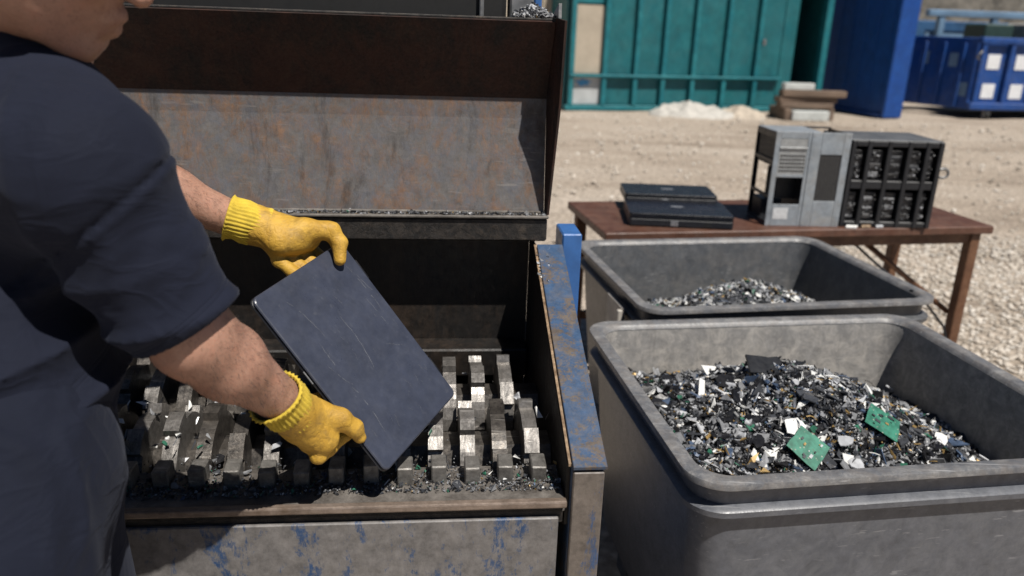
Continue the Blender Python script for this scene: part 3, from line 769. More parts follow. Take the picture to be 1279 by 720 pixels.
def build_pc():
    t = empty('computer_case', on_table(0.745, 0.085), R(11.8 - 7), 'gutted grey computer tower case standing on the table', 'computer case')
    W, D, Hh = 0.328, 0.22, 0.405
    th = 0.004
    # face towards the camera: left column with bays, right plain column
    cs = 0.155
    g = M['pc_grey']
    box('face_frame', 0.0, 0.022, 0, th, 0.0, Hh, g, t, 0.001)
    box('face_frame', cs - 0.014, cs, 0, th, 0.0, Hh, g, t, 0.001)
    box('face_sheet', 0.0225, cs - 0.0145, 0, th, Hh - 0.028, Hh, g, t, 0.001)
    vp = box('vent_plate', 0.0225, cs - 0.0145, 0.001, th, 0.335, 0.3765, M['pc_vent'], t, 0.001)
    vp = box('vent_plate', 0.0225, cs - 0.0145, 0.001, th, 0.225, 0.333, M['pc_vent'], t, 0.001)
    for i in range(5):
        for j in range(9):
            box('vent_slot', 0.03 + j * 0.0122, 0.038 + j * 0.0122, 0.0003, 0.002, 0.235 + i * 0.016, 0.244 + i * 0.016, M['pc_dark'], vp, 0)
    box('ledge', 0.022, cs - 0.014, -0.006, 0.003, 0.333, 0.341, M['pc_vent'], t, 0.001)
    box('face_sheet', 0.0225, cs - 0.0145, 0, th, 0.0, 0.095, g, t, 0.001)
    box('face_sheet', 0.0225, cs - 0.0145, 0, th, 0.212, 0.2245, g, t, 0.001)
    box('sticker', 0.03, 0.095, -0.001, 0.0004, 0.03, 0.08, M['pc_sticker'], t, 0)
    bm = bmesh.new()
    bm_box(bm, cs + 0.0005, 0.20, -0.003, th, 0.0, Hh, 0.001); bm_box(bm, 0.297, 0.328, -0.003, th, 0.0, Hh, 0.001)
    obj_bm('face_panel', bm, g, t)
    box('face_panel', 0.2005, 0.2965, -0.003, th, 0.312, Hh, g, t, 0.001)
    box('face_panel', 0.2005, 0.2965, -0.003, th, 0.0, 0.112, g, t, 0.001)
    mm = box('mesh_window', 0.2005, 0.2965, 0.0, th, 0.113, 0.311, M['pc_mesh'], t, 0.0)
    for i in range(7): box('mesh_wire', 0.208 + i * 0.0134, 0.2095 + i * 0.0134, -0.001, 0.0002, 0.114, 0.31, M['pc_dark'], mm, 0)
    for x in (0.165, 0.318):
        for z in (0.012, 0.10, 0.2, 0.3, Hh - 0.014):
            tube('rivet', [(x, -0.005, z), (x, -0.002, z)], 0.003, M['pc_vent'], t, 6, False)
    # shell: bottom, top (half open), right side, open left frame
    box('bottom_plate', 0.002, W - 0.002, th + 0.0005, D, 0.0, 0.004, g, t, 0.001)
    box('top_plate', 0.002, W * 0.62, th + 0.0005, D, Hh - 0.005, Hh - 0.0005, g, t, 0.001)
    box('top_rail', W * 0.62 + 0.001, W - 0.002, D - 0.03, D, Hh - 0.005, Hh - 0.0005, M['pc_dark'], t, 0.001)
    box('side_plate', W - 0.005, W - 0.0015, th + 0.0005, D, 0.005, Hh - 0.006, M['pc_dark'], t, 0.001)
    box('rear_frame', 0.0, 0.022, D - 0.006, D, 0.005, Hh - 0.006, M['black_plastic'], t, 0.001)
    for z0, z1 in ((0.005, 0.02), (0.12, 0.135), (0.27, 0.285), (Hh - 0.03, Hh - 0.006)):
        box('side_frame', 0.0, 0.006, 0.005, D - 0.007, z0, z1, M['black_plastic'], t, 0.001)
    box('drive_cage', 0.008, 0.13, 0.02, D - 0.02, 0.255, 0.385, M['pc_dark'], t, 0.003)
    box('drive_cage', 0.008, 0.10, 0.09, D - 0.02, 0.006, 0.10, M['black_plastic'], t, 0.003)
    box('inner_tray', 0.012, cs, 0.075, 0.078, 0.105, 0.25, M['pc_dark'], t, 0.001)
    box('inner_tray', W * 0.45, W * 0.46, th + 0.001, D - 0.002, 0.006, Hh - 0.007, M['pc_dark'], t, 0.001)
build_pc()

def build_server():
    t = empty('server_chassis', on_table(1.080, 0.055), R(11.8 - 9), 'black open server chassis with drive bays on the table', 'server')
    W, D, Hh = 0.405, 0.30, 0.372
    bp = M['black_plastic']
    box('top_plate', 0, W, 0.004, D, Hh, Hh + 0.006, M['server_top'], t, 0.002)
    box('bottom_plate', 0, W, 0.004, D, 0.0, 0.012, bp, t, 0.002)
    box('side_plate', 0, 0.006, 0.006, D, 0.0125, Hh - 0.0005, bp, t, 0.001)
    box('side_plate', W - 0.006, W, 0.006, D, 0.0125, Hh - 0.0005, bp, t, 0.001)
    box('rear_plate', 0.0065, W - 0.0065, D - 0.006, D, 0.0125, Hh - 0.0005, bp, t, 0.001)
    xs = [0.0, 0.070, 0.158, 0.246, 0.325, W - 0.022]
    for x in xs: box('front_bar', x, x + 0.02, -0.012, 0.003, 0.0, Hh + 0.004, bp, t, 0.003)
    for z in (0.0, 0.168, Hh - 0.022):
        box('front_rail', 0.0205, W - 0.0225, -0.007, 0.002, z, z + (0.036 if 0.1 < z < 0.3 else 0.024), bp, t, 0.003)
    for row, z0 in enumerate((0.026, 0.206)):
        box('shelf', 0.007, W - 0.007, 0.004, D - 0.007, z0 - 0.008, z0 - 0.002, bp, t, 0.001)
        for i in range(5):
            x0, x1 = xs[i] + 0.022, xs[i + 1] - 0.002
            d = box('drive', x0, x1, 0.02, 0.2, z0, z0 + 0.125, M['drive'], t, 0.003)
            for j in range(3):
                z = z0 + 0.012 + j * 0.04
                box('drive_detail', x0 + 0.006, x1 - 0.006 - 0.012 * random.random(), 0.010, 0.0195, z, z + 0.008 + 0.014 * random.random(), random.choice([M['f_grey'], M['f_black'], M['drive'], M['f_dark'], M['drive']]), d, 0.002)
            for j in range(12):
                xx = random.uniform(x0 + 0.004, x1 - 0.012); zz = random.uniform(z0 + 0.005, z0 + 0.115)
                box('drive_detail', xx, xx + random.uniform(0.003, 0.012), 0.004, 0.0095, zz, zz + random.uniform(0.002, 0.008), random.choice([M['f_grey'], M['f_light'], M['f_black'], M['f_black'], M['f_dark'], M['f_dark'], M['drive']]), d, 0.001)
    # ring handle on the right
    bm = bmesh.new()
    ring = [(W + 0.028 + 0.026 * math.cos(q), 0.02, 0.24 + 0.02 * math.sin(q)) for q in np.linspace(0, 2 * math.pi, 19)]
    bm_tube(bm, ring, 0.006, 8, False); obj_bm('ring_handle', bm, M['steel_dull'], t, True)
    return t
build_server()
for i, (x, w, mt, lb) in enumerate(((1.10, 0.05, 'f_white', 'white plastic scrap on the table edge under the server'), (1.17, 0.045, 'rust_edge', 'rusty metal scrap on the table edge under the server'), (1.235, 0.04, 'f_light', 'pale grey plastic scrap on the table edge under the server'))):
    bm = bmesh.new(); bm_box(bm, -w / 2, w / 2, -0.012, 0.014, 0, 0.012, 0.003)
    for v in bm.verts: v.co.x += v.co.y * 0.6
    o = obj_bm('scrap_piece', bm, M[mt]); o.location = on_table(x + 0.02, 0.016); o.rotation_euler = (0, 0, R(8 * i))
    tag(o, lb, 'scrap')
# cable hanging under the table and green pipe on the ground
cp = [on_table(1.15, 0.10, -0.05), on_table(1.28, 0.06, -0.16), on_table(1.42, 0.02, -0.27), on_table(1.56, 0.0, -0.36), on_table(1.66, -0.02, -0.47), on_table(1.70, -0.04, -0.60), on_table(1.78, -0.06, -0.73)]
o = tube('loose_cable', cp, 0.006, M['black_plastic'], None, 8); tag(o, 'thin black cable sagging below the table to the ground', 'cable')
o = tube('grey_pipe', [(1.30, 3.02, 0.03), (2.02, 3.26, 0.03)], 0.022, M['pipe'], None, 12); tag(o, 'grey green pipe lying on the gravel by the table leg', 'pipe')

# ------------------------------------------------------------------ bins
def build_bin(name, label, cx, cy, rz, W, D, Z, matbody, far=False):
    t = empty(name, (cx, cy, 0), rz, label, 'bin')
    hw, hd = W / 2, D / 2
    r = 0.078
    n = 9
    def L(o, z, rr=None): return rrect(hw - o, hd - o, max((rr or r) - o * 0.4, 0.02), z, n)
    fl = 0.022; tp = 0.05     # flange width, taper
    outer = [L(fl + tp + 0.02, 0.14), L(fl + tp, 0.16), L(fl + tp * 0.35, 0.50), L(fl + 0.004, Z - 0.085)]
    outer += [L(0.006, Z - 0.078), L(0.005, Z - 0.066), L(0.009, Z - 0.062), L(fl + 0.002, Z - 0.058), L(fl, Z - 0.016)]
    inner = [L(fl + 0.016, Z - 0.010), L(fl + 0.022, Z - 0.05), L(fl + tp * 0.4 + 0.02, 0.50), L(fl + tp + 0.02, 0.20, 0.07), L(fl + tp + 0.05, 0.185, 0.07)]
    bm = None
    o = loft('shell', outer, matbody, t, True, False, True)
    i_ = loft('inner_wall', inner, M['bin_far'] if far else M['bin_inner'], t, False, True, True)
    rim = [L(fl - 0.001, Z - 0.018), L(0.002, Z - 0.016), L(0.0, Z - 0.014), L(0.0, Z - 0.003), L(0.001, Z - 0.001), L(0.004, Z), L(0.030, Z - 0.0005), L(0.034, Z - 0.003), L(0.040, Z - 0.014)]
    rm = loft('rim', rim, M['bin_rim'], t, False, False, True)
    for s in (o, i_, rm):
        s.modifiers.new('edges', 'EDGE_SPLIT').split_angle = R(38)
    for y in (-hd * 0.62, 0, hd * 0.62):
        box('skid', -hw + 0.12, hw - 0.12, y - 0.05, y + 0.05, 0.0, 0.145, matbody, t, 0.008)
    # small rivet holes on the flange
    for x, y in ((-hw + 0.05, -hd + 0.10), (hw - 0.05, -hd + 0.10)):
        tube('rim_bolt', [(x + 0.002, y, Z - 0.004), (x + 0.002, y, Z + 0.0022)], 0.006, M['pc_dark'], t, 10, False)
    if far:
        box('side_plate', -hw - 0.012, -hw - 0.003, -hd * 0.62, -hd * 0.22, Z - 0.30, Z - 0.045, M['plate'], t, 0.004)
        box('side_plate', -hw - 0.03, -hw - 0.013, -hd * 0.64, -hd * 0.60, Z - 0.30, Z - 0.05, M['plate'], t, 0.003)
    return t
NB = build_bin('plastic_bin', 'large grey plastic bin heaped with shredded electronics in the foreground', 0.767, 1.782, R(9.8), 0.995, 0.85, 0.75, M['bin'])
FB = build_bin('plastic_bin', 'smaller filled dark grey plastic bin behind, next to the table', 0.806, 2.712, R(11.6), 1.01, 0.80, 0.75, M['bin_far'], True)

PAL = ['f_black', 'f_dark', 'f_grey', 'f_light', 'f_white', 'f_metal', 'f_gold', 'f_green', 'f_blue']
def flakes(pts, nrm, sizes, pal_w, jitter=0.8, thick=(0.0006, 0.0025)):
    """irregular little plates with thickness; returns verts, faces, material indices"""
    n = len(pts)
    mi = RNG.choice(len(PAL), n, p=np.array(pal_w) / sum(pal_w)); ks = RNG.integers(3, 7, n)
    V = []; F = []; MI = []; base = 0
    thin = np.isin(mi, [PAL.index('f_gold'), PAL.index('f_metal')])
    for k in range(3, 7):
        I = np.where(ks == k)[0]; m_ = len(I)
        if not m_: continue
        nn = nrm[I] + RNG.normal(size=(m_, 3)) * jitter * RNG.choice([0.3, 0.7, 1.2], (m_, 1))
        nn /= np.linalg.norm(nn, axis=1)[:, None]; nn[nn[:, 2] < 0] *= -1
        a = np.cross(nn, RNG.normal(size=(m_, 3))); a /= np.linalg.norm(a, axis=1)[:, None]; b = np.cross(nn, a)
        asp = RNG.uniform(0.35, 1.0, m_) * np.where(thin[I], 0.4, 1)
        ang = np.sort(RNG.uniform(0, 6.283, (m_, k)), axis=1); rr = RNG.uniform(0.6, 1.1, (m_, k)) * sizes[I][:, None]
        q = (np.cos(ang) * rr)[..., None] * a[:, None] + (np.sin(ang) * rr * asp[:, None])[..., None] * b[:, None]
        q += nn[:, None] * (RNG.uniform(-0.25, 0.25, (m_, k)) * sizes[I][:, None])[..., None] + pts[I][:, None]
        t = nn[:, None] * RNG.uniform(*thick, m_)[:, None, None]
        V.append(np.concatenate([q + t, q - t], 1).reshape(-1, 3))
        o = base + 2 * k * np.arange(m_)[:, None]
        F.extend((o + np.arange(k)).tolist()); F.extend((o + k + np.arange(k)[::-1]).tolist()); MI.extend(mi[I].tolist() * 2)
        for j in range(k):
            j2 = (j + 1) % k
            F.extend((o + np.array([j, k + j, k + j2, j2])).tolist()); MI.extend(mi[I].tolist())
        base += 2 * k * m_
    return list(np.concatenate(V)), F, MI

def build_pile(name, label, parent_loc, rz, hw, hd, hf, n, smax, pal_w, cull=None):
    # mound surface
    gx = np.linspace(-hw, hw, 60); gy = np.linspace(-hd, hd, 60)
    X, Y = np.meshgrid(gx, gy); P = np.stack([X.ravel(), Y.ravel(), 0 * X.ravel()], 1)
    P[:, 2] = hf(P[:, 0], P[:, 1]) - 0.006
    f = [(j * 60 + i, j * 60 + i + 1, (j + 1) * 60 + i + 1, (j + 1) * 60 + i) for j in range(59) for i in range(59)]
    V = [tuple(p) for p in P]; F = list(f); MI = [1] * len(f)
    x = RNG.uniform(-hw, hw, n); y = RNG.uniform(-hd, hd, n)
    e = 0.004
    z = hf(x, y); nx = -(hf(x + e, y) - z) / e; ny = -(hf(x, y + e) - z) / e
    nr = np.stack([nx, ny, np.ones(n)], 1); nr /= np.linalg.norm(nr, axis=1)[:, None]
    s = np.minimum(0.0032 + RNG.exponential(0.0058, n), smax)
    pts = np.stack([x, y, z + RNG.uniform(-0.003, 0.006, n)], 1)
    nb = n // 42
    s[:nb] = RNG.uniform(0.014, smax, nb); pts[:nb, 2] += 0.004; nr[:nb] *= 2.0
    v2, f2, m2 = flakes(pts, nr, s, pal_w)
    off = len(V); V.extend(v2); F.extend(tuple(i + off for i in q) for q in f2); MI.extend(m2)
    # loose wires and bent strips in the heap
    for k in range(110):
        i = RNG.integers(0, n); p = pts[i] + np.array([0, 0, 0.006]); d = RNG.normal(size=3); d[2] *= 0.35; d /= np.linalg.norm(d)
        c = np.cross(d, [0, 0, 1.0]); L_ = RNG.uniform(0.02, 0.06); kb = RNG.uniform(-0.5, 0.5); r = RNG.uniform(0.0006, 0.0014)
        mi_ = int(RNG.choice([0, 0, 1, 4, 6, 6, 8])); b_ = len(V)
        for q in np.linspace(0, 1, 5):
            w = p + d * L_ * (q - 0.5) + c * kb * L_ * 4 * q * (1 - q) * 0.5 + np.array([0, 0, 0.006 * math.sin(3.1 * q)])
            V.extend([w + c * r, w + np.array([0, 0, r * 1.6]), w - c * r])
        for q in range(4):
            for e in range(3): F.append((b_ + q * 3 + e, b_ + q * 3 + (e + 1) % 3, b_ + q * 3 + 3 + (e + 1) % 3, b_ + q * 3 + 3 + e)); MI.append(mi_)
    o = obj_py(name, V, F, [M[k] for k in PAL], None, False, MI)
    o.location = parent_loc; o.rotation_euler = (0, 0, rz)
    return tag(o, label, 'shredded scrap', kind='stuff')

def hf_near(x, y):
    x = np.asarray(x, float); y = np.asarray(y, float)
    z = 0.512 + 0.232 * np.exp(-(((x + 0.06) / 0.36) ** 2 + ((y - 0.04) / 0.33) ** 2)) - 0.005 * np.clip(x, 0, 1) / 0.4 + 0.05 * np.exp(-((x + 0.42) / 0.14) ** 2)
    z -= 0.05 * np.clip(-(y + 0.1), 0, 1)
    Q = np.stack([x, y, 0 * x], -1).reshape(-1, 3)
    d = fnoise(Q, 18, 2) * 0.012 + fnoise(Q, 50, 9) * 0.008 + fnoise(Q, 110, 5) * 0.004
    return z + d.reshape(x.shape)
PW = [33, 20, 18, 11, 5, 3, 6, 2.5, 5]
build_pile('shredded_electronics', 'heap of shredded black, grey and white electronic scrap filling the front bin', (0.772, 1.782, 0), R(9.8), 0.435, 0.365, hf_near, 27000, 0.036, PW)
def hf_far(x, y):
    x = np.asarray(x, float); y = np.asarray(y, float)
    z = 0.49 + 0.195 * np.exp(-(((x - 0.03) / 0.36) ** 2 + ((y + 0.02) / 0.24) ** 2))
    Q = np.stack([x, y, 0 * x], -1).reshape(-1, 3)
    d = fnoise(Q, 18, 6) * 0.012 + fnoise(Q, 50, 3) * 0.008
    return z + d.reshape(x.shape)
build_pile('shredded_electronics', 'smaller heap of pale shredded electronic scrap in the bin by the table', (0.806, 2.712, 0), R(11.6), 0.43, 0.33, hf_far, 9000, 0.022, [13, 14, 20, 22, 13, 4, 7, 4, 4])

def bin_pt(x, y, dz=0.0):
    a = R(9.8); c, s = math.cos(a), math.sin(a)
    return np.array([0.772 + c * x - s * y, 1.782 + s * x + c * y, float(hf_near(np.array([x]), np.array([y]))[0]) + dz])
def solve_bin(u, v):
    """walk the sight line down to the heap's surface"""
    a = R(9.8); c, s = math.cos(a), math.sin(a)
    for w in np.arange(1.3, 2.6, 0.004):
        p = at(u, v, w); dx, dy = p[0] - 0.772, p[1] - 1.782
        x, y = c * dx + s * dy, -s * dx + c * dy
        if abs(x) < 0.5 and abs(y) < 0.43 and p[2] < float(hf_near(np.array([x]), np.array([y]))[0]): return p
    return at(u, v, 2.0)

def shard(name, label, cat, u, v, outline, th, mat, tilt, rz, lift=0.012, rough_edge=0.0):
    p = solve_bin(u, v)
    bm = bmesh.new()
    pts = []
    for i, (a, b) in enumerate(outline):
        a2, b2 = outline[(i + 1) % len(outline)]
        m_ = 4 if rough_edge else 1
        for j in range(m_):
            q = j / m_; jx = random.uniform(-1, 1) * rough_edge if j else 0
            pts.append((a + (a2 - a) * q + jx, b + (b2 - b) * q + random.uniform(-1, 1) * (rough_edge if j else 0)))
    vs = [bm.verts.new((x, y, th)) for x, y in pts]; vb = [bm.verts.new((x, y, 0)) for x, y in pts]
    bm.faces.new(vs); bm.faces.new(vb[::-1]); n = len(pts)
    for i in range(n): bm.faces.new((vs[i], vb[i], vb[(i + 1) % n], vs[(i + 1) % n]))
    o = obj_bm(name, bm, mat); o.location = p + np.array([0, -0.4 * lift, lift]); o.rotation_euler = (Matrix.Rotation(R(10), 3, 'Z') @ Matrix.Rotation(R(tilt[0]), 3, 'X') @ Matrix.Rotation(R(tilt[1]), 3, 'Y') @ Matrix.Rotation(R(rz), 3, 'Z')).to_euler()
    tag(o, label, cat)
    return o
sq = lambda w, h: [(-w, -h), (w, -h * 0.9), (w * 0.95, h), (-w * 0.9, h * 0.95)]
pcbs = [shard('circuit_board_piece', 'lower left green circuit board fragment on the heap', 'circuit board', 1006, 567, sq(0.040, 0.040), 0.0018, M['pcb'], (34, 4), 40, 0.020, 0.0015),
        shard('circuit_board_piece', 'upper right green circuit board fragment on the heap', 'circuit board', 1098, 537, sq(0.042, 0.038), 0.0018, M['pcb'], (30, 14), -38, 0.024, 0.0015)]
for pb in pcbs:
    for i in range(9):
        x, y = random.uniform(-0.03, 0.03), random.uniform(-0.028, 0.028); w = random.uniform(0.002, 0.007)
        box('component', x - w, x + w, y - w * 0.6, y + w * 0.6, 0.0019, 0.0019 + random.uniform(0.001, 0.004), M[random.choice(['f_black', 'f_dark', 'f_black', 'f_gold', 'f_light'])], pb, 0.0004)
shard('black_casing_piece', 'black plastic casing slab on top of the heap', 'plastic piece', 952, 463, [(-0.045, -0.028), (0.05, -0.024), (0.046, 0.030), (0.02, 0.026), (-0.04, 0.032)], 0.006, M['black_plastic'], (24, 4), -3, 0.014, 0.001)
shard('white_casing_piece', 'broken white plastic piece beside the lower green board', 'plastic piece', 990, 540, [(-0.026, -0.01), (0.0, -0.026), (0.03, -0.004), (0.022, 0.022), (-0.012, 0.024)], 0.003, M['f_white'], (25, 0), 10, 0.014, 0.0015)
shard('white_strip', 'narrow white strip standing at the left of the heap', 'plastic piece', 873, 494, [(-0.008, -0.028), (0.009, -0.026), (0.010, 0.028), (-0.004, 0.030)], 0.004, M['f_white'], (40, 10), -14, 0.018)
for i, (u, v, s, mt, lb) in enumerate(((1053, 556, 0.022, 'f_light', 'crumpled light grey sheet piece between the two green boards'), (1172, 552, 0.020, 'f_white', 'small white piece at the right slope of the heap'),
        (1068, 585, 0.020, 'f_light', 'pale grey scrap piece near the front of the heap'), (1128, 512, 0.020, 'f_grey', 'grey scrap piece behind the upper green board'), (905, 480, 0.026, 'f_black', 'black shard at the upper left of the heap'),
        (835, 478, 0.026, 'f_black', 'black shard at the far left edge of the heap'), (1005, 500, 0.028, 'f_dark', 'dark grey plate piece at the middle of the heap'), (945, 555, 0.022, 'f_black', 'black chip piece left of the lower green board'))):
    ol = [(s * random.uniform(0.7, 1.2) * math.cos(q), s * random.uniform(0.6, 1.1) * math.sin(q)) for q in np.linspace(0, 6.28, 8)[:-1]]
    shard('scrap_fragment', lb, 'scrap', u, v, ol, 0.003, M[mt], (random.uniform(0, 40), random.uniform(-20, 20)), random.uniform(0, 90), 0.012, 0.001)

# ------------------------------------------------------------------ shredder
SH_O, SH_A = Vector((0.103, 1.153, 0)), 6.0
SH = empty('industrial_shredder', SH_O, R(SH_A), 'worn blue and rusty steel shredder with open hood and toothed cutters', 'shredder')
WL = -1.16     # left end
def sh_world(x, y, z):
    a = R(SH_A); return np.array([SH_O.x + math.cos(a) * x - math.sin(a) * y, SH_O.y + math.sin(a) * x + math.cos(a) * y, z])
def build_shredder():
    t = SH
    # right and left side cheeks (tops rise to the back)
    for nm, x0, x1, fp in (('side_wall', 0.006, 0.058, 1), ('side_wall', WL - 0.05, WL, 0)):
        prism_x(nm, [(0.0, 0.30), (0.56, 0.30), (0.56, 1.078), (0.0, 0.858)], x0, x1, M['blue_worn'], t, 0.003)
        sw = prism_x('wear_plate', [(0.012, 0.74), (0.64, 0.70), (0.64, 1.09), (0.555, 1.076), (0.012, 0.856)], x0 - 0.006 if fp else x1, x0 - 0.0005 if fp else x1 + 0.006, M['inner_steel'], t)
        # bright rusty edge strip along the inner top
        prism_x('edge_strip', [(0.0, 0.859), (0.555, 1.079), (0.555, 1.0845), (0.0, 0.8645)], x0 - 0.0062 if fp else x1 + 0.001, x0 - 0.001 if fp else x1 + 0.0062, M['rust_edge'], t)
        # cover plate of the wall top
        prism_x('top_plate', [(-0.012, 0.8585), (0.545, 1.0795), (0.545, 1.086), (-0.014, 0.866)], x0 - 0.0005 if fp else x0, x1 + 0.004 if fp else x1 + 0.0005, M['blue_worn'], t, 0.001)
        box('front_post', x0 + 0.001 if fp else x0, x1 + 0.001, -0.011, -0.0005, 0.04, 0.8535, M['post_steel'], t, 0.002)
        for z in (0.14, 0.42):
            tube('bolt', [((x0 + x1) / 2, -0.020, z), ((x0 + x1) / 2, -0.0105, z)], 0.010, M['cutter_dark'], t, 6, False)
    # front
    box('tray', WL + 0.007, -0.001, 0.004, 0.115, 0.770, 0.795, M['tray'], t, 0.002)
    box('tray_lip', WL + 0.002, -0.0005, -0.012, 0.003, 0.787, 0.800, M['lip_steel'], t, 0.003, 2)
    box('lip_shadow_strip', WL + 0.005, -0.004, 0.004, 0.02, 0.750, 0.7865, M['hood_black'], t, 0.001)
    box('front_panel', WL + 0.01, -0.012, -0.004, 0.005, 0.10, 0.764, M['front_panel'], t, 0.002)
    box('base_rail', WL - 0.05, 0.058, 0.0, 0.06, 0.0, 0.0385, M['post_steel'], t, 0.004)
    box('base_rail', WL - 0.05, 0.058, 0.90, 0.98, 0.0, 0.0385, M['post_steel'], t, 0.004)
    box('machine_body', WL + 0.012, -0.012, 0.10, 0.96, 0.04, 0.60, M['hood_black'], t, 0.006)
    # hopper rear wall
    box('hopper_rear', WL + 0.006, 0.0, 0.64, 0.66, 0.60, 1.09, M['inner_steel'], t, 0.002)
    # hood: bottom bar, lit plate, overhanging plate, cheeks
    h = empty_part('hood', t)
    xr, xl = 0.026, WL - 0.05
    box('bottom_bar', xl, xr, 0.545, 0.64, 1.092, 1.143, M['hood_black'], h, 0.004)
    box('hinge_strip', xl, xr + 0.002, 0.538, 0.60, 1.1435, 1.150, M['tray'], h, 0.002)
    # one bent sheet: lit lower plate rolling over into the overhang
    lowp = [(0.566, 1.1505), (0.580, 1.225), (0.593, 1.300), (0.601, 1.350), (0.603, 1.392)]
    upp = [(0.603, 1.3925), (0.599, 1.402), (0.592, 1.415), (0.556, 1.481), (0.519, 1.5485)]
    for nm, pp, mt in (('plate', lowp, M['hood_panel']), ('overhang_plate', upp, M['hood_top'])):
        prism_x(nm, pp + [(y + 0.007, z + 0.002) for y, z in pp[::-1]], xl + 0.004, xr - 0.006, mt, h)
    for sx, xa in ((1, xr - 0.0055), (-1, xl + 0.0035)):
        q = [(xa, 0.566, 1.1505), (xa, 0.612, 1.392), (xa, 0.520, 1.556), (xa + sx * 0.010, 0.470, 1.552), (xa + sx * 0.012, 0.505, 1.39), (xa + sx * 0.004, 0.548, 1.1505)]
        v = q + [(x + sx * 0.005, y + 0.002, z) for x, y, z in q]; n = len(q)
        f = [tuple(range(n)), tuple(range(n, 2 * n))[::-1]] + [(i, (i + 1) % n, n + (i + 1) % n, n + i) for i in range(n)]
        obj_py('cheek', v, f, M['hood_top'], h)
    tube('weld_bead', [(xl + 0.01, 0.566, 1.152), (xr - 0.012, 0.566, 1.152)], 0.004, M['tray'], h, 6)
    box('top_flange', xl, xr, 0.529, 0.62, 1.5495, 1.5555, M['hood_black'], h, 0.002)
    # corner bracket with grit, post behind
    prism_x('corner_gusset', [(0.50, 1.556), (0.57, 1.556), (0.57, 1.566), (0.505, 1.584)], xr - 0.004, xr + 0.002, M['steel_dull'], h)
    # rear housing seen over the hood
    box('rear_housing', WL, -0.07, 0.62, 0.95, 0.60 + 0.55, 1.80, M['housing'], t, 0.01)
    box('rear_post', -0.062, -0.012, 0.63, 0.70, 1.15, 1.85, M['steel_dull'], t, 0.004)
    box('rear_post', -0.01, 0.006, 0.64, 0.68, 1.15, 1.85, M['blue_post'], t, 0.003)
    box('rear_strip', -0.127, -0.118, 0.606, 0.619, 1.40, 1.80, M['steel_dull'], t, 0.002)
    # blue upright outside the right wall
    box('blue_upright', 0.064, 0.108, 0.56, 0.66, 0.0, 1.105, M['blue_post'], t, 0.003)
    box('blue_upright', WL - 0.108, WL - 0.064, 0.56, 0.66, 0.0, 1.105, M['blue_post'], t, 0.003)

def empty_part(name, parent):
    o = bpy.data.objects.new(name, None); o.empty_display_size = 0.05
    return link(o, parent)
build_shredder()

def disc_mesh(th, Rb, Rt, nh=5):
    """hooked cutter: outline in (y, z), extruded along x; arrises worn bright (slot 1)"""
    pts = []
    for i in range(nh):
        a0 = 2 * math.pi * i / nh; da = 2 * math.pi / nh
        for q, r in ((0.0, Rb), (0.13, Rb), (0.26, Rb), (0.39, Rb * 1.005), (0.52, Rb * 1.01), (0.64, Rb * 1.02), (0.66, Rt), (0.82, Rt), (0.985, Rt * 0.99), (0.995, Rb)):
            pts.append((r * math.cos(a0 + da * q), r * math.sin(a0 + da * q)))
    bm = bmesh.new()
    a = [bm.verts.new((-th / 2, y, z)) for y, z in pts]; b = [bm.verts.new((th / 2, y, z)) for y, z in pts]
    n = len(pts)
    bm.faces.new(a); bm.faces.new(b[::-1])
    for i in range(n): bm.faces.new((a[i], b[i], b[(i + 1) % n], a[(i + 1) % n]))
    es = [e for e in bm.edges if e.calc_face_angle(0) > 0.35]
    r = bmesh.ops.bevel(bm, geom=es, offset=0.0015, segments=1, affect='EDGES', clamp_overlap=True)
    for f in r['faces']: f.material_index = 1
    bmesh.ops.recalc_face_normals(bm, faces=bm.faces)
    me = bpy.data.meshes.new('cutter_disc'); bm.to_mesh(me); bm.free()
    return me

def build_cutters():
    pitch = 0.0572
    me1 = disc_mesh(0.0265, 0.097, 0.114, 5); me1.materials.append(M['cutter']); me1.materials.append(M['steel_edge'])
    me1b = me1.copy(); me1b.materials.clear(); me1b.materials.append(M['cutter_dark']); me1b.materials.append(M['cutter'])
    for row, (yc, zc, off) in enumerate(((0.205, 0.755, 0.0), (0.395, 0.765, pitch / 2))):
        sh = tube('shaft', [(WL + 0.01, yc, zc), (-0.002, yc, zc)], 0.052, M['cutter_dark'], SH, 6, False)
        k = 0
        x = -0.045 - off
        while x > WL + 0.03:
            me = me1 if random.random() < 0.6 else me1b
            o = bpy.data.objects.new('cutter_disc', me); link(o, SH)
            o.location = (x, yc, zc)
            o.rotation_euler = ((0.42 * k + 0.9 * row + random.uniform(-0.08, 0.08)) * (1 if row == 0 else -1), 0, 0)
            if row == 1: o.scale = (1, -1, 1)
            x -= pitch; k += 1
    # fixed scraper blocks along the tray
    x = -0.040; k = 0
    bm = bmesh.new(); bm_box(bm, -0.013, 0.013, -0.02, 0.02, 0, 0.036, 0.002)
    bmesh.ops.recalc_face_normals(bm, faces=bm.faces)
    meb = bpy.data.meshes.new('scraper_block'); bm.to_mesh(meb); bm.free(); meb.materials.append(M['block'])
    while x > WL + 0.03:
        o = bpy.data.objects.new('scraper_block', meb); link(o, SH)
        o.location = (x, 0.078 + random.uniform(-0.004, 0.004), 0.7955 + random.uniform(-0.004, 0.0)); o.rotation_euler = (random.uniform(-0.06, 0.14), 0, random.uniform(-0.06, 0.06))
        x -= pitch; k += 1
    box('stripper_bar', WL + 0.008, -0.002, 0.565, 0.638, 0.76, 0.828, M['inner_steel'], SH, 0.004)
build_cutters()

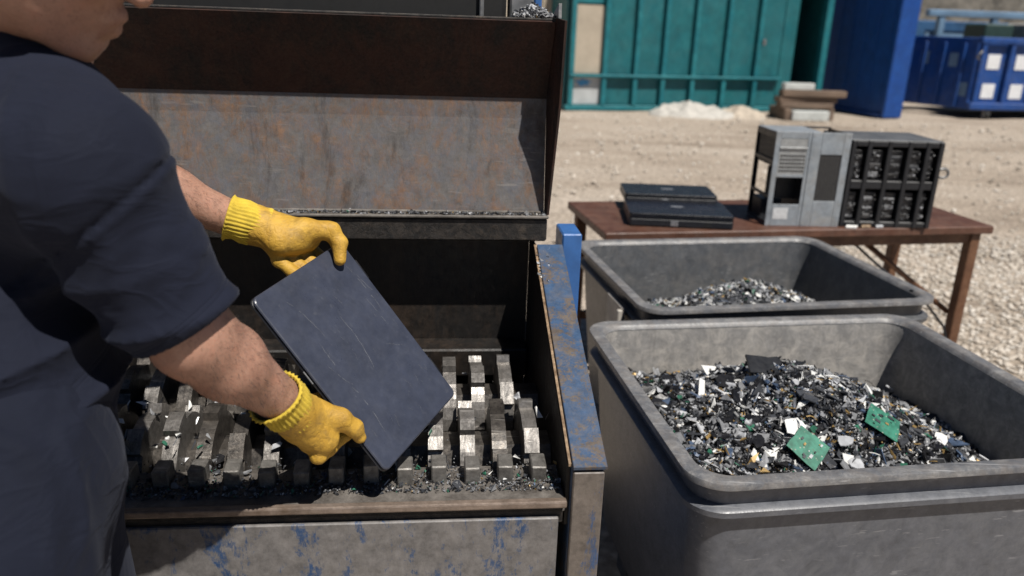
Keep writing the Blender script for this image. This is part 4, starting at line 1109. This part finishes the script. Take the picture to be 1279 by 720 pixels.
def build_tray_debris():
    n = 3600
    x = RNG.uniform(WL + 0.01, -0.004, n); y = 0.03 + np.abs(RNG.normal(0, 0.045, n)).clip(0, 0.1)
    z = 0.7965 + 0.010 * (y / 0.1) * RNG.uniform(0, 1, n)
    s = 0.0014 + RNG.exponential(0.0016, n).clip(0, 0.010)
    nr = np.tile([0, -0.3, 1.0], (n, 1))
    V, F, MI = flakes(np.stack([x, y, z], 1), nr, s, [20, 42, 26, 3, 1, 0.5, 2, 4, 1], 0.6, (0.0004, 0.0015))
    o = obj_py('tray_debris', V, F, [M[k] for k in PAL], None, False, MI)
    o.location = SH_O; o.rotation_euler = (0, 0, R(SH_A))
    tag(o, 'fine grey and green shredded crumbs along the shredder tray', 'debris', kind='stuff')
    # shards caught between the cutters
    n = 420
    x = RNG.uniform(WL + 0.02, -0.01, n); y = RNG.uniform(0.10, 0.52, n)
    z = 0.80 + RNG.uniform(-0.07, 0.01, n)
    s = 0.004 + RNG.exponential(0.005, n).clip(0, 0.022)
    nr = np.tile([0, -0.6, 0.8], (n, 1))
    z[:70] = 0.845 + RNG.uniform(-0.02, 0.015, 70); y[:70] = RNG.uniform(0.10, 0.30, 70); s[:70] = RNG.uniform(0.006, 0.017, 70)
    x[:45] = RNG.uniform(-0.92, -0.55, 45)
    V, F, MI = flakes(np.stack([x, y, z], 1), nr, s, [12, 15, 20, 16, 20, 5, 2, 8, 1], 0.8, (0.0005, 0.0018))
    o = obj_py('cutter_debris', V, F, [M[k] for k in PAL], None, False, MI)
    o.location = SH_O; o.rotation_euler = (0, 0, R(SH_A))
    tag(o, 'white and grey plastic shards caught between the cutters', 'debris', kind='stuff')
    # grit on the hood's top flange corner
    n = 1500
    x = RNG.uniform(-0.06, 0.02, n); y = RNG.uniform(0.532, 0.61, n)
    hgt = 0.03 * np.clip(1 - np.abs(x + 0.02) / 0.05, 0, 1) * np.clip(1 - np.abs(y - 0.57) / 0.06, 0, 1)
    V, F, MI = flakes(np.stack([x, y, 1.557 + hgt * RNG.uniform(0, 1, n)], 1), np.tile([0, 0, 1.0], (n, 1)), 0.002 + RNG.exponential(0.0022, n).clip(0, .01), [10, 25, 35, 12, 2, 2, 2, 0, 0], 0.7, (0.0006, 0.002))
    o = obj_py('hood_grit', V, F, [M[k] for k in PAL], None, False, MI)
    o.location = SH_O; o.rotation_euler = (0, 0, R(SH_A))
    tag(o, 'grey grit lying on the top corner of the shredder hood', 'grit', kind='stuff')
def build_crust():
    n = 1300
    x = RNG.uniform(WL, 0.02, n); y = 0.545 + RNG.exponential(0.008, n).clip(0, 0.03)
    V, F, MI = flakes(np.stack([x, y, 1.1505 + RNG.uniform(0, 0.003, n)], 1), np.tile([0, -0.4, 1.0], (n, 1)), 0.0015 + RNG.exponential(0.002, n).clip(0, 0.008), [24, 34, 20, 4, 1, 0, 3, 1, 0], 0.6, (0.0006, 0.002))
    o = obj_py('hood_crust', V, F, [M[k] for k in PAL], None, False, MI); o.location = SH_O; o.rotation_euler = (0, 0, R(SH_A))
    tag(o, 'dark crumbs lying along the lower ledge of the shredder hood', 'grit', kind='stuff')
    n = 260
    y = RNG.uniform(0.42, 0.54, n); x = RNG.normal(0.022, 0.009, n).clip(0.004, 0.05)
    V, F, MI = flakes(np.stack([x, y, 0.8655 + 0.3965 * (y + 0.0) + 0.0015], 1), np.tile([0, -0.37, 1.0], (n, 1)), 0.0015 + RNG.exponential(0.003, n).clip(0, 0.009), [4, 12, 30, 30, 14, 0, 3, 0, 0], 0.3, (0.0004, 0.0012))
    o = obj_py('paint_flakes', V, F, [M[k] for k in PAL], None, False, MI); o.location = SH_O; o.rotation_euler = (0, 0, R(SH_A))
    tag(o, 'pale flakes stuck on the rear end of the shredder side wall', 'flakes', kind='stuff')
build_tray_debris(); build_crust()

# ------------------------------------------------------------------ laptop being fed in
LS = 1.02
def _s(p): return CPOS + (np.array(p) - CPOS) * LS
LL, LT, LB = _s((-0.389, 1.124, 1.142)), _s((-0.297, 1.334, 1.178)), _s((-0.183, 1.080, 0.881))
EX = (LB - LL); LWID = np.linalg.norm(EX); EX = EX / LWID
EY = (LT - LL); EY -= EX * (EY @ EX); LHGT = np.linalg.norm(EY); EY = EY / LHGT
EN = np.cross(EX, EY)
def lap(a, b, c): return LL + EX * a + EY * b + EN * c      # lid plane at c = 0
def build_held():
    Hh = 0.016
    t = laptop('held_laptop', 'scratched dark navy laptop held over the cutters by yellow gloves', LWID, LHGT, Hh, False)
    c = lap(LWID / 2, LHGT / 2, -Hh)
    mw = Matrix.Identity(4)
    for i in range(3): mw[i][0] = EX[i]; mw[i][1] = EY[i]; mw[i][2] = EN[i]; mw[i][3] = c[i]
    t.matrix_world = mw
    # scratches in the lid, as fine raised burrs
    V = []; F = []
    def scratch(x0, y0, x1, y1, w, bend=0.0, n=14):
        d = np.array([x1 - x0, y1 - y0]); L = np.linalg.norm(d); pn = np.array([-d[1], d[0]]) / L
        prev = None
        for i in range(n + 1):
            q = i / n
            if prev is not None and random.random() < 0.12: prev = None; continue
            p = np.array([x0, y0]) + d * q + pn * (bend * 4 * q * (1 - q) * L + random.uniform(-1, 1) * 0.0009)
            ww = w * (0.25 + random.random()) * (0.3 + 0.7 * math.sin(math.pi * min(max(q, 0.03), 0.97)))
            b = len(V); V.extend([(*(p + pn * ww), Hh + 0.00025), (*(p - pn * ww), Hh + 0.00025)])
            if prev is not None: F.append((prev, prev + 1, b + 1, b))
            prev = b
    W2, H2 = LWID, LHGT
    def sc(a0, b0, a1, b1, w, bend=0.0): scratch(a0 * W2 - W2 / 2, b0 * H2 - H2 / 2, a1 * W2 - W2 / 2, b1 * H2 - H2 / 2, w, bend)
    sc(0.12, 0.88, 0.42, 0.90, 0.0005, 0.03); sc(0.14, 0.90, 0.34, 0.96, 0.0003, -0.02); sc(0.30, 0.84, 0.50, 0.86, 0.0003)
    sc(0.30, 0.52, 0.60, 0.48, 0.00045, 0.06); sc(0.10, 0.22, 0.34, 0.30, 0.0004, 0.05); sc(0.34, 0.22, 0.52, 0.20, 0.0004, 0.03)
    sc(0.60, 0.22, 0.86, 0.20, 0.0005, 0.05); sc(0.45, 0.16, 0.58, 0.22, 0.00035); sc(0.55, 0.72, 0.62, 0.86, 0.00025); sc(0.20, 0.60, 0.28, 0.62, 0.00025)
    for i in range(26):
        a, b = random.uniform(0.05, 0.95), random.uniform(0.05, 0.95); q = random.uniform(-0.6, 0.6); l = random.uniform(0.02, 0.07)
        sc(a, b, min(0.97, a + l * math.cos(q)), min(0.97, max(0.03, b + l * math.sin(q))), 0.00018)
    tag(obj_py('scratch_marks', V, F, M['scratch'], t), kind='stuff')
build_held()

# ------------------------------------------------------------------ person
PER = empty('person', (-0.62, 0.62, 0), 0, 'man in navy t-shirt and yellow gloves feeding a laptop into the shredder', 'person')
def pl(v): return v        # person meshes are modelled in world space, then re-based on the empty
BASE = np.array([-0.62, 0.62, 0.0])

RSH = at(106, 215, 0.89); REL = at(238, 420, 0.99); RWR = at(350, 500, 1.145)
LSH = at(80, 205, 1.18); LEL = at(165, 225, 1.25); LWR = at(296, 276, 1.335)
NECK = at(20, 34, 1.03)
CH = at(15, 235, 1.08); WA = at(-12, 450, 1.03); HIP = at(-14, 600, 0.97)

# head frame
fh = np.array([math.cos(R(14)), math.sin(R(14)), 0]); th_ = R(25)
HF = fh * math.cos(th_) + np.array([0, 0, -math.sin(th_)]); HU = fh * math.sin(th_) + np.array([0, 0, math.cos(th_)]); HS = np.cross(HU, HF)   # HS: to his left
_ra = R(20); HU, HS = HU * math.cos(_ra) - HS * math.sin(_ra), HS * math.cos(_ra) + HU * math.sin(_ra)   # head leans to his right
CHIN = at(115, 66, 0.96)
HC = CHIN - HF * 0.078 + HU * 0.118
def hd(f, s, u): return HC + HF * f + HS * s + HU * u
HAX = np.stack([HF, HS, HU])

def build_person():
    skin = M['skin']
    pr = []
    def A(p, k=None): pr.append(p if k is None else (*p, k))
    # skull, jaw, face
    A(ell(hd(-0.012, 0, 0.035), (0.098, 0.077, 0.092), HAX))
    A(ell(hd(0.028, 0, -0.045), (0.066, 0.060, 0.078), HAX), 0.03)
    A(cone(hd(0.070, 0.014, -0.108), 0.016, hd(0.070, -0.014, -0.108), 0.016), 0.025)
    A(cone(hd(-0.015, 0.052, -0.055), 0.018, hd(0.062, 0.018, -0.105), 0.014), 0.03)
    A(cone(hd(-0.015, -0.052, -0.055), 0.018, hd(0.062, -0.018, -0.105), 0.014), 0.03)
    A(cone(hd(0.086, 0, 0.018), 0.010, hd(0.112, 0, -0.022), 0.0125), 0.018)
    A(ell(hd(0.106, 0, -0.026), (0.015, 0.017, 0.011), HAX), 0.012)
    A(cone(hd(0.088, 0.035, 0.030), 0.010, hd(0.092, 0.008, 0.032), 0.010), 0.02)
    A(cone(hd(0.088, -0.035, 0.030), 0.010, hd(0.092, -0.008, 0.032), 0.010), 0.02)
    A(ell(hd(0.064, 0.040, -0.015), (0.022, 0.018, 0.020), HAX), 0.02); A(ell(hd(0.064, -0.040, -0.015), (0.022, 0.018, 0.020), HAX), 0.02)
    A(cone(hd(0.086, 0.018, -0.062), 0.008, hd(0.094, 0, -0.060), 0.009), 0.01); A(cone(hd(0.086, -0.018, -0.062), 0.008, hd(0.094, 0, -0.060), 0.009), 0.01)
    A(cone(hd(0.084, 0.015, -0.076), 0.008, hd(0.090, 0, -0.077), 0.010), 0.010); A(cone(hd(0.084, -0.015, -0.076), 0.008, hd(0.090, 0, -0.077), 0.010), 0.010)
    for s in (-1, 1):
        A(ell(hd(-0.012, s * 0.078, -0.005), (0.018, 0.008, 0.030), HAX), 0.008)
    # neck, with the strained side muscle
    A(cone(hd(-0.025, 0, -0.035), 0.058, NECK, 0.064), 0.03)
    A(cone(hd(0.0, 0, -0.085), 0.035, NECK + np.array([0.06, 0.0, -0.02]), 0.035), 0.03)
    A(cone(hd(-0.03, -0.055, -0.02), 0.018, NECK + np.array([0.06, -0.03, -0.01]), 0.018), 0.02)
    A(cone(hd(-0.03, 0.055, -0.02), 0.018, NECK + np.array([0.05, 0.06, -0.02]), 0.016), 0.02)
    # trunk (under the shirt) and hips, legs
    A(cone(NECK, 0.06, CH, 0.10), 0.05); A(cone(CH, 0.115, WA, 0.105), 0.06); A(cone(WA, 0.105, HIP, 0.115), 0.06)
    # arms
    A(cone(CH, 0.08, RSH, 0.055), 0.05); A(cone(CH, 0.08, LSH, 0.055), 0.05)
    A(cone(RSH, 0.056, REL, 0.047), 0.03)
    mid = REL + (RWR - REL) * 0.38
    A(cone(REL, 0.047, mid, 0.047), 0.03); A(cone(mid, 0.047, RWR, 0.029), 0.02)
    A(cone(LSH, 0.055, LEL, 0.048), 0.03)
    mid = LEL + (LWR - LEL) * 0.35
    A(cone(LEL, 0.043, mid, 0.042), 0.03); A(cone(mid, 0.042, LWR, 0.027), 0.02)
    # hand cores inside the gloves
    A(cone(RWR, 0.026, lap(0.21, -0.05, -0.012), 0.022), 0.02)
    A(cone(LWR, 0.024, lap(-0.055, 0.165, -0.015), 0.020), 0.02)
    # legs
    HR, HL = HIP + np.array([0.02, -0.08, -0.06]), HIP + np.array([-0.03, 0.09, -0.06])
    KR, KL = np.array([HIP[0] + 0.10, HIP[1] - 0.06, 0.50]), np.array([HIP[0] + 0.02, HIP[1] + 0.10, 0.50])
    FR, FL = np.array([KR[0] - 0.06, KR[1] - 0.03, 0.09]), np.array([KL[0] - 0.10, KL[1] + 0.02, 0.09])
    A(cone(HIP, 0.11, HR, 0.085), 0.05); A(cone(HIP, 0.11, HL, 0.085), 0.05); A(cone(HR, 0.085, KR, 0.055), 0.05); A(cone(HL, 0.085, KL, 0.055), 0.05)
    # eye sockets and mouth line carved out
    e1 = [cone(hd(0.098, s * 0.033, 0.010), 0.012, hd(0.099, s * 0.022, 0.010), 0.012)[0] for s in (-1, 1)]
    mo = cone(hd(0.105, 0.024, -0.0692), 0.0035, hd(0.105, -0.024, -0.0692), 0.0035)[0]
    no = [cone(hd(0.098, s * 0.008, -0.042), 0.004, hd(0.104, s * 0.007, -0.036), 0.004)[0] for s in (-1, 1)]
    def post(P, V):
        for g in (*e1, mo, *no):
            d = g(P); V = -smin(-V, d, 0.006)
        # tendons and soft unevenness
        V = V + 0.0014 * fnoise(P, 26, 3) + 0.0009 * fnoise(P, 70, 8)
        return V
    body = sdf_obj('body', pr, 0.0050, skin, None, 0.03, post)
    # finer head is worth it: rebuild the head part at a smaller step inside the same mesh is not needed at this size
    parts = [body]
    # ---------------- shirt
    sp = []
    def S(p, k=None): sp.append(p if k is None else (*p, k))
    S(cone(CH, 0.165, WA, 0.140)); S(cone(WA, 0.140, at(-8, 490, 1.0), 0.136), 0.05); S(cone(at(-8, 490, 1.0), 0.137, at(-10, 530, 0.985), 0.132), 0.03)
    S(cone(NECK + np.array([-0.02, 0, -0.03]), 0.072, RSH, 0.084), 0.05)
    S(cone(NECK + np.array([-0.02, 0, -0.03]), 0.072, LSH, 0.076), 0.05)
    S(cone(CH, 0.15, RSH, 0.086), 0.05); S(cone(CH, 0.14, LSH, 0.078), 0.05)
    HEM = at(231, 411, 0.985)
    axR = (HEM - RSH) / np.linalg.norm(HEM - RSH)
    hn = axR + RGT * 0.22 - UPV * 0.02; hn /= np.linalg.norm(hn)
    lh = LSH + (LEL - LSH) * 0.9
    axL = (lh - LSH) / np.linalg.norm(lh - LSH)
    c0 = cone(RSH, 0.083, HEM + axR * 0.05, 0.0725)
    def sleeveR(P):
        d = c0[0](P)
        q = (P - HEM) @ hn
        # hollow behind the hem so the arm leaves an open cuff
        rad = np.linalg.norm((P - HEM) - np.outer((P - HEM) @ axR, axR), axis=1)
        d = np.maximum(d, q)
        return np.where(q > -0.016, np.maximum(d, 0.0555 - rad), d)
    sp.append((sleeveR, c0[1], c0[2], 0.012))
    c1 = cone(LSH, 0.076, lh + axL * 0.04, 0.064)
    sp.append((lambda P: np.maximum(c1[0](P), (P - lh) @ axL), c1[1], c1[2], 0.012))
    nd = RGT * 0.62 + UPV * 0.74 + FWD * 0.05; nd /= np.linalg.norm(nd)
    ncen = NECK + nd * 0.020
    arm_root = RSH + axR * 0.045
    def spost(P, V):
        q = (P - RSH) @ axR
        near = np.exp(-((np.linalg.norm(P - (RSH + axR * 0.17), axis=1)) / 0.12) ** 2)
        hemz = np.exp(-((q - np.linalg.norm(HEM - RSH) + 0.02) / 0.05) ** 2)
        # drapes run along the sleeve and fan out of the armpit
        v2 = P - RSH; ra = v2 - np.outer(q, axR); ang = np.arctan2(ra @ UPV, ra @ RGT)
        f1 = np.sin(ang * 5 + q * 38 + 2.0 * fnoise(P, 9, 2)) * 0.0024 * near * (1 - hemz)
        f1b = -np.abs(np.sin(q * 60 + ang * 2.5 + 2.5 * fnoise(P, 8, 6))) ** 3 * 0.0035 * near * (1 - hemz)
        side = np.exp(-((P[:, 2] - WA[2]) / 0.13) ** 2)
        f2 = (np.abs(np.sin(P[:, 2] * 42 - P[:, 0] * 16 + 2.6 * fnoise(P, 6, 8))) ** 0.7 - 0.6) * 0.020 * side
        f3 = (0.006 * fnoise(P, 11, 12) + 0.003 * fnoise(P, 26, 5)) * (1 - 0.7 * hemz)
        w1 = fnoise(P * np.array([1.0, 1.0, 0.55]), 15, 3); w2 = fnoise(P * np.array([0.6, 0.6, 1.3]), 22, 14)
        f3 = f3 - (0.0065 * np.exp(-(w1 / 0.10) ** 2) + 0.004 * np.exp(-(w2 / 0.09) ** 2)) * (0.35 + 0.65 * np.clip(near * 1.6 + side, 0, 1)) * (1 - np.clip(1.6 * hemz, 0, 1))
        sd = (P - arm_root) @ (axR + RGT * 0.25 - UPV * -0.12)
        inarm = np.linalg.norm(P - arm_root, axis=1) < 0.15
        seam = (0.0042 * np.exp(-(sd / 0.0035) ** 2) - 0.0022 * np.exp(-((sd - 0.009) / 0.005) ** 2)) * inarm
        hem_line = 0.0022 * np.exp(-(((P - HEM) @ hn + 0.020) / 0.0028) ** 2) * (q > 0.1) * (near > 0.1)
        V = V + f1 + f1b + f2 + f3 + seam + hem_line
        h_ = (P - ncen) @ nd
        rad = np.linalg.norm((P - ncen) - np.outer(h_, nd), axis=1)
        col = 0.0035 * np.exp(-((rad - 0.083) / 0.005) ** 2) * (np.abs(h_) < 0.06)
        V = V - col
        V = np.where(h_ > -0.05, np.maximum(V, 0.071 - rad), V)
        V = np.where(rad < 0.13, np.maximum(V, h_ - 0.012), V)
        return V
    M['shirt'] = mat_cloth('shirt', (0.0088, 0.0112, 0.0228), lines=[(HEM - hn * 0.021, hn)])
    sh = sdf_obj('shirt', sp, 0.0048, M['shirt'], None, 0.04, spost)
    sm = sh.modifiers.new('soft', 'SMOOTH'); sm.factor = 0.5; sm.iterations = 2
    parts.append(sh)
    # sleeve hem band: a fine ring standing a little proud
    # ---------------- trousers
    tp = []
    tp.append(cone(at(-10, 525, 0.985), 0.118, HIP, 0.136))
    tp.append((*cone(HIP, 0.132, HR, 0.116), 0.05)); tp.append((*cone(HIP, 0.132, HL, 0.116), 0.05))
    tp.append((*cone(HR, 0.116, KR, 0.086), 0.05)); tp.append((*cone(HL, 0.116, KL, 0.088), 0.05))
    tp.append((*cone(KR, 0.088, FR, 0.075), 0.03)); tp.append((*cone(KL, 0.088, FL, 0.075), 0.03))
    def tpost(P, V):
        w1 = fnoise(P * np.array([1.0, 1.0, 0.6]), 13, 7); w2 = fnoise(P, 21, 1)
        V = V + 0.005 * fnoise(P, 14, 3) + 0.003 * fnoise(P, 32, 9) - 0.007 * np.exp(-(w1 / 0.10) ** 2) - 0.004 * np.exp(-(w2 / 0.08) ** 2)
        return np.maximum(V, 0.06 - P[:, 2])
    tr = sdf_obj('trousers', tp, 0.007, M['trousers'], None, 0.04, tpost, None); parts.append(tr)
    # ---------------- shoes
    for F_ in (FR, FL):
        d = np.array([0.75, 0.66, 0.0])
        q = [cone((F_[0], F_[1], 0.055), 0.05, np.array([F_[0], F_[1], 0.045]) + d * 0.10, 0.044), (*cone(np.array([F_[0], F_[1], 0.045]) + d * 0.08, 0.045, np.array([F_[0], F_[1], 0.035]) + d * 0.18, 0.034), 0.03)]
        parts.append(sdf_obj('shoe', q, 0.008, M['shoe'], None, 0.03, lambda P, V: np.maximum(V, 0.002 - P[:, 2])))
    # ---------------- hair
    hp = [ell(hd(-0.020, 0, 0.042), (0.100, 0.082, 0.095), HAX)]
    def hpost(P, V):
        q = (P - HC)
        f, u = q @ HF, q @ HU
        V = V + 0.002 * fnoise(P, 120, 4)
        return np.maximum(V, (f - 0.062) * 0.8 - (u - 0.045) * 0.3 + np.maximum(0, -(u + 0.02)) * 2.0 - 0.0)
    parts.append(sdf_obj('hair', hp, 0.006, M['hair'], None, 0.02, hpost))
    for s in (-1, 1):
        c = hd(0.077, s * 0.030, 0.010)
        e = sdf_obj('eye', [ell(c, (0.012, 0.012, 0.012))], 0.003, M['eye'], None, pad_ if False else 0.01); parts.append(e)
    # ---------------- gloves
    def glove(prims, h=0.0024):
        g = sdf_obj('glove', prims, h, M['glove'], None, 0.009, lambda P, V: V + 0.0006 * fnoise(P, 60, 3) + 0.0004 * fnoise(P, 150, 7) + 0.0009 * np.exp(-(fnoise(P, 45, 13) / 0.09) ** 2) + 0.0007 * np.exp(-(fnoise(P, 80, 2) / 0.08) ** 2))
        sm_ = g.modifiers.new('soft', 'SMOOTH'); sm_.factor = 0.5; sm_.iterations = 2
        return g
    def chain(L_, pts, rad, k=0.007):
        for (a, b), (r1, r2) in zip(zip(pts, pts[1:]), zip(rad, rad[1:])): L_.append((*cone(a, r1, b, r2), k))
    # right glove: thumb along the lid edge, four fingers under the laptop
    g = []
    RC = RWR + (lap(0.20, -0.055, -0.012) - RWR) * 0.30
    g.append(cone(RC, 0.033, lap(0.190, -0.058, -0.010), 0.029))
    g.append((*cone(RC, 0.031, lap(0.225, -0.046, -0.022), 0.026), 0.02))
    g.append((*cone(lap(0.185, -0.056, -0.010), 0.028, lap(0.235, -0.044, -0.012), 0.022), 0.02))
    chain(g, [lap(0.185, -0.048, 0.008), lap(0.226, -0.020, 0.016), lap(0.252, -0.006, 0.012), lap(0.270, -0.002, 0.004)], [0.021, 0.0155, 0.0128, 0.0108], 0.010)
    for i in range(4):
        a = 0.180 + i * 0.0235; r = (0.0125, 0.0128, 0.012, 0.0105)[3 - i]
        ln = (0.055, 0.07, 0.075, 0.062)[i]
        chain(g, [lap(a, -0.058, -0.030), lap(a + 0.004, -0.028, -0.0405), lap(a + 0.006, -0.030 + ln * 0.62, -0.0315), lap(a + 0.007, -0.028 + ln, -0.0285)], [r * 1.15, r * 1.08, r, r * 0.82], 0.006)
    parts.append(glove(g))
    # left glove: thumb pressed on the lid, fingers behind it
    g = []
    LC = LWR + (lap(-0.055, 0.165, -0.012) - LWR) * 0.30
    g.append(cone(LC, 0.031, lap(-0.050, 0.160, -0.012), 0.027))
    g.append((*cone(LC, 0.030, lap(-0.040, 0.188, -0.016), 0.024), 0.02))
    g.append((*cone(lap(-0.055, 0.135, -0.020), 0.022, lap(-0.045, 0.190, -0.016), 0.022), 0.02))
    chain(g, [lap(-0.050, 0.175, 0.006), lap(-0.022, 0.208, 0.022), lap(0.004, 0.206, 0.022), lap(0.027, 0.192, 0.0125)], [0.020, 0.0150, 0.0125, 0.0104], 0.010)
    for i in range(4):
        b = 0.128 + i * 0.0235; r = (0.0105, 0.012, 0.0128, 0.0125)[i]
        ln = (0.06, 0.074, 0.078, 0.068)[i]
        chain(g, [lap(-0.060, b, -0.030), lap(-0.032, b + 0.003, -0.0415), lap(-0.034 + ln * 0.62, b + 0.004, -0.032), lap(-0.032 + ln, b + 0.004, -0.0285)], [r * 1.15, r * 1.08, r, r * 0.82], 0.006)
    parts.append(glove(g))
    # ribbed cuffs
    def cuff(p0, p1, r0, r1, ref):
        d = (p1 - p0); L_ = np.linalg.norm(d); d = d / L_
        s = np.cross(d, ref); s /= np.linalg.norm(s); u = np.cross(s, d)
        n, loops = 132, []
        for q, rr in ((0.06, r0 * 0.90), (0.0, r0 * 0.95), (0.0, r0), (0.04, r0 * 1.035), (0.10, r0 * 0.99), (0.25, r0 * 0.965), (0.45, r0 * 0.95 + r1 * 0.03), (0.65, (r0 + r1) / 2 * 0.975), (0.85, r1 * 0.99), (1.0, r1), (1.06, r1 * 0.94)):
            lo = []
            for k in range(n):
                a = 2 * math.pi * k / n
                rib = 0.0 if q <= 0.0 else 0.0009 * (1 if (k // 2) % 2 == 0 else -1)
                wob = 0.0016 * math.sin(3 * a + 9 * q) + 0.0012 * math.sin(7 * q * 6)
                lo.append(tuple(p0 + d * L_ * q + (s * math.cos(a) + u * math.sin(a)) * (rr + rib + wob)))
            loops.append(lo)
        return loft('glove_cuff', loops, M['cuff'], None, False, False, True)
    parts.append(cuff(RWR + (REL - RWR) * 0.08, RC + (RC - RWR) * 0.75, 0.0395, 0.0350, np.array([0, 0, 1.0])))
    parts.append(cuff(LWR + (LEL - LWR) * 0.10, LC + (LC - LWR) * 0.75, 0.0365, 0.0325, np.array([0, 0, 1.0])))
    # short hairs on both forearms
    me = body.data; nv = len(me.vertices)
    co = np.empty(nv * 3); me.vertices.foreach_get('co', co); co = co.reshape(-1, 3)
    no = np.empty(nv * 3); me.vertices.foreach_get('normal', no); no = no.reshape(-1, 3)
    HV = []; HFc = []
    for e_, w_, cnt in ((REL, RWR, 1500), (LEL, LWR, 900)):
        d = w_ - e_; L_ = np.linalg.norm(d); d = d / L_; q = (co - e_) @ d
        rad = np.linalg.norm(co - e_ - np.outer(q, d), axis=1)
        idx = np.where((q > -0.01) & (q < L_ * 0.9) & (rad < 0.07))[0]
        pick = RNG.choice(idx, cnt)
        for i in pick:
            dr = d * 0.7 + no[i] * RNG.uniform(0.25, 0.6) + RNG.normal(size=3) * 0.35 + np.array([0, 0, -0.15]); dr /= np.linalg.norm(dr)
            ln = RNG.uniform(0.006, 0.014); sd_ = np.cross(dr, no[i]); sd_ = sd_ / (np.linalg.norm(sd_) + 1e-9) * 0.00016
            p = co[i] + RNG.normal(size=3) * 0.0015; b_ = len(HV)
            HV.extend([p - sd_, p + sd_, p + dr * ln * 0.6 + sd_ * 0.7, p + dr * ln * 0.6 - sd_ * 0.7, p + dr * ln + np.array([0, 0, -0.0015])])
            HFc.extend([(b_, b_ + 1, b_ + 2, b_ + 3), (b_ + 3, b_ + 2, b_ + 4)])
    hr = obj_py('arm_hair', HV, HFc, M['hair'], None); tag(hr, kind='stuff'); parts.append(hr)
    for o in parts:
        me = o.data
        co = np.empty(len(me.vertices) * 3); me.vertices.foreach_get('co', co)
        co = co.reshape(-1, 3) - BASE; me.vertices.foreach_set('co', co.ravel()); me.update()
        o.parent = PER
pad_ = 0.01
build_person()
